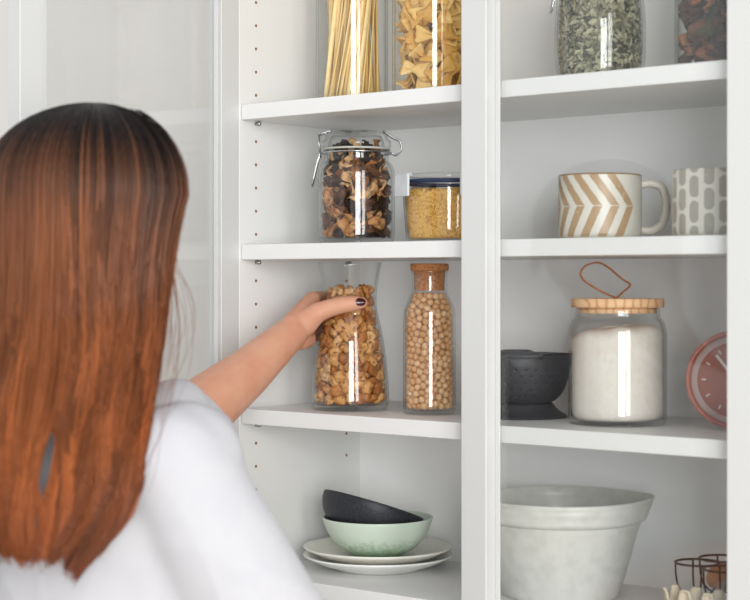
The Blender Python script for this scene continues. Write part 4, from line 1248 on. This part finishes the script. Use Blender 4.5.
# clumps give the streaks
NCL = 150
cl_phi = -math.pi + 2 * math.pi * (np.arange(NCL) + hrng.uniform(0, 1, NCL)) / NCL; cl_tone = hrng.normal(0, 1, NCL); cl_ph = hrng.uniform(0, 6.28, NCL); cl_end = hrng.normal(0, 0.010, NCL)
vcount = 0
def strand_pts(phi, t0, dep, zend, cl, bang, curl):
    arc = []
    nt_ = 9
    ts = np.linspace(t0, math.pi / 2, nt_)
    part = np.clip(1 - np.sin(ts) * 1.0, 0, 1)
    a = (A0 - dep) * np.sin(ts) * np.cos(phi); d = (D0 - dep) * np.sin(ts) * np.sin(phi); z = EQ + (TOP - EQ - dep) * np.cos(ts) ** 0.92
    a = a + 0.010 * part                         # crown sits a little to the right
    zz = np.linspace(EQ, zend, NP - nt_ + 1)[1:]
    fa, fd = fall(phi, zz, dep)
    if bang:
        q_ = np.clip((EQ - zz) / 0.06, 0, 1.3)
        fa = (A0 - dep) * np.cos(phi) * (1.03 + 0.02 * np.sin(q_ * 3) - 0.16 * q_ ** 2.2)
        fd = (D0 - dep) * np.sin(phi) * (1 + 0.05 * q_)
    P_ = np.concatenate([np.stack([a, d, z], 1), np.stack([fa, fd, zz], 1)])
    return P_
def push_gap(P_):
    """the hair parts low down and lets the shirt show through"""
    Zs = HZ + P_[:, 1]; hr = (85 - CX) / FPX * HZ
    a, z = (hr + P_[:, 0]) / Zs * 1.54 - hr, CAMZ + (P_[:, 2] - CAMZ) / Zs * 1.54
    t_ = np.clip((1.313 - z) / (1.313 - 1.248), -0.25, 1.25)
    ca = 0.0020 - 0.0140 * t_
    w = 0.0046 * np.clip(1 - ((t_ - 0.45) / 0.58) ** 2, 0, 1) ** 0.6
    wide = 0.030
    dl = a - ca
    on = np.abs(dl) < wide
    sg = 1.0 if dl[int(np.argmin(np.abs(t_ - 0.45)))] > 0 else -1.0      # a strand stays on its own side
    x = sg * dl
    on = x < wide
    want = w + np.maximum(x, 0) * (wide - w) / wide
    new = sg * (x + (want - x) * np.minimum(1, w / 0.003))
    P_[:, 0] = np.where(on, (ca + new + hr) * Zs / 1.54 - hr, P_[:, 0])
    return P_
wisps = 26
for i in range(NS + wisps):
    wisp = i >= NS
    cl = hrng.integers(NCL)
    phi = cl_phi[cl] + hrng.normal(0, 0.045)
    phi = (phi + math.pi) % (2 * math.pi) - math.pi
    dep = abs(hrng.normal(0, 0.0045)); dep = min(dep, 0.014)
    dphi = (phi - face_phi + math.pi) % (2 * math.pi) - math.pi
    bang = -0.42 < dphi < 0.86
    t0 = abs(hrng.normal(0.0, 0.34)) + 0.02
    t0 = min(t0, 1.3)
    zend = 1.203 + 0.4 * cl_end[cl] + hrng.normal(0, 0.0035) - 0.010 * math.exp(-((phi + 0.45) / 0.35) ** 2)
    if bang:
        zend = 1.474 + hrng.normal(0, 0.008) + 0.030 * (1 - abs(dphi) / 0.86)
        dep += 0.001
    if wisp:
        phi = hrng.uniform(-0.55, 0.0); dep = -hrng.uniform(0.001, 0.004); bang = False; t0 = 0.5; zend = hrng.uniform(1.24, 1.40)
    P_ = strand_pts(phi, t0, dep, zend, cl, bang, 0)
    # waves shared by the clump, growing towards the ends
    g_ = np.clip((EQ - P_[:, 2]) / 0.34, 0, 1)
    P_[:, 0] += (0.0055 * g_ * np.sin(P_[:, 2] * 26 + cl_ph[cl]) + 0.0015 * g_ * np.sin(P_[:, 2] * 70 + i))
    P_[:, 1] += (0.0065 * g_ * np.sin(P_[:, 2] * 22 + cl_ph[cl] * 1.7))
    P_[:, 0] += 0.018 * np.clip((1.255 - P_[:, 2]) / 0.07, 0, 1) ** 2 * np.where(P_[:, 0] < -0.014, 1.0, -0.7)
    if wisp:
        P_[:, 0] += 0.030 * hrng.random() * np.sin(np.clip((1.47 - P_[:, 2]) / (1.47 - zend + 1e-6), 0, 1) * 2.6)
    else:
        P_ = push_gap(P_)
    root_len = np.concatenate([[0], np.cumsum(np.linalg.norm(np.diff(P_, axis=0), axis=1))]) + t0 * 0.10
    W_ = P_[:, 0:1] * np.array(E1) + P_[:, 1:2] * np.array(E2) + np.array(HC) * np.array([1, 1, 0])
    W_[:, 2] = P_[:, 2]
    n_ = len(W_)
    tan = np.gradient(W_, axis=0); tan /= np.linalg.norm(tan, axis=1)[:, None] + 1e-12
    nr = np.stack([P_[:, 0], P_[:, 1], np.full(n_, 0.01)], 1); nr = nr[:, 0:1] * np.array(E1) + nr[:, 1:2] * np.array(E2) + nr[:, 2:3] * np.array(E3)
    nr -= tan * (nr * tan).sum(1)[:, None]; nr /= np.linalg.norm(nr, axis=1)[:, None] + 1e-12
    bi = np.cross(tan, nr)
    rad = 0.00070 * (1 - 0.6 * np.linspace(0, 1, n_) ** 4) * (0.4 if wisp else 1.0)
    for k in range(3):
        an_ = 2 * math.pi * k / 3 + 0.5
        VV.append(W_ + (nr * math.cos(an_) + bi * math.sin(an_)) * rad[:, None])
    for k in range(3):
        l = (k + 1) % 3
        A_ = vcount + k * n_ + np.arange(n_ - 1); B2 = vcount + l * n_ + np.arange(n_ - 1)
        FF.append(np.stack([A_, B2, B2 + 1, A_ + 1], 1))
    # colour along the strand: dark roots, brown lengths, copper ends
    off = 0.020 * cl_tone[cl] * 0.6 + hrng.normal(0, 0.010)
    x_ = root_len + off
    w1_ = np.clip((x_ - 0.098) / 0.095, 0, 1)[:, None]; w2_ = np.clip((x_ - 0.16) / 0.30, 0, 1)[:, None]; w3_ = np.clip((x_ - 0.44) / 0.12, 0, 1)[:, None]
    c_ = dark * (1 - w1_) + mid * w1_; c_ = c_ * (1 - w2_) + cop * w2_; c_ = c_ * (1 - w3_) + tip * w3_
    c_ = c_ * math.exp(0.28 * cl_tone[cl] + hrng.normal(0, 0.10))
    for k in range(3): CC.append(c_)
    vcount += 3 * n_
# an inner mass so that no gap shows scalp
nphi, nz_ = 96, 26
g0 = vcount
sv, sc_ = [], []
for j in range(nphi):
    phi = -math.pi + 2 * math.pi * j / nphi
    dphi = (phi - face_phi + math.pi) % (2 * math.pi) - math.pi
    zend = 1.345 if not (-0.42 < dphi < 0.9) else 1.512
    ts = np.linspace(0.0, math.pi / 2, 11)
    dep = 0.007
    a = (A0 - dep) * np.sin(ts) * np.cos(phi) + 0.010 * np.clip(1 - np.sin(ts), 0, 1); d = (D0 - dep) * np.sin(ts) * np.sin(phi); z = EQ + (TOP - EQ - dep) * np.cos(ts) ** 0.92
    zz = np.linspace(EQ, zend, nz_ - 11 + 1)[1:]
    fa, fd = fall(phi, zz, dep)
    P_ = np.concatenate([np.stack([a, d, z], 1), np.stack([fa, fd, zz], 1)])
    W_ = P_[:, 0:1] * np.array(E1) + P_[:, 1:2] * np.array(E2) + np.array(HC) * np.array([1, 1, 0]); W_[:, 2] = P_[:, 2]
    sv.append(W_)
    x_ = np.concatenate([[0], np.cumsum(np.linalg.norm(np.diff(P_, axis=0), axis=1))])
    w1_ = np.clip((x_ - 0.098) / 0.095, 0, 1)[:, None]; w2_ = np.clip((x_ - 0.16) / 0.30, 0, 1)[:, None]
    c_ = dark * (1 - w1_) + mid * w1_; c_ = c_ * (1 - w2_) + cop * w2_
    sc_.append(c_)
for j in range(nphi):
    k = (j + 1) % nphi
    A_ = g0 + j * nz_ + np.arange(nz_ - 1); B2 = g0 + k * nz_ + np.arange(nz_ - 1)
    FF.append(np.stack([A_, A_ + 1, B2 + 1, B2], 1))
V = np.concatenate(VV + sv); C = np.concatenate(CC + sc_); F = np.concatenate(FF)
me = bpy.data.meshes.new('hair')
me.vertices.add(len(V)); me.vertices.foreach_set('co', V.ravel())
me.loops.add(F.size); me.loops.foreach_set('vertex_index', F.ravel().astype(np.int32))
me.polygons.add(len(F)); me.polygons.foreach_set('loop_start', (np.arange(len(F)) * 4).astype(np.int32))
me.polygons.foreach_set('use_smooth', np.ones(len(F), bool))
me.update(calc_edges=True); me.validate()
ca = me.color_attributes.new('strand', 'FLOAT_COLOR', 'POINT')
ca.data.foreach_set('color', np.concatenate([C, np.ones((len(C), 1))], 1).astype(np.float32).ravel())
hair = obj('hair', local(me), M['hair'], person)
hair['kind'] = 'stuff'
hair['label'] = 'long straight auburn hair with dark roots'
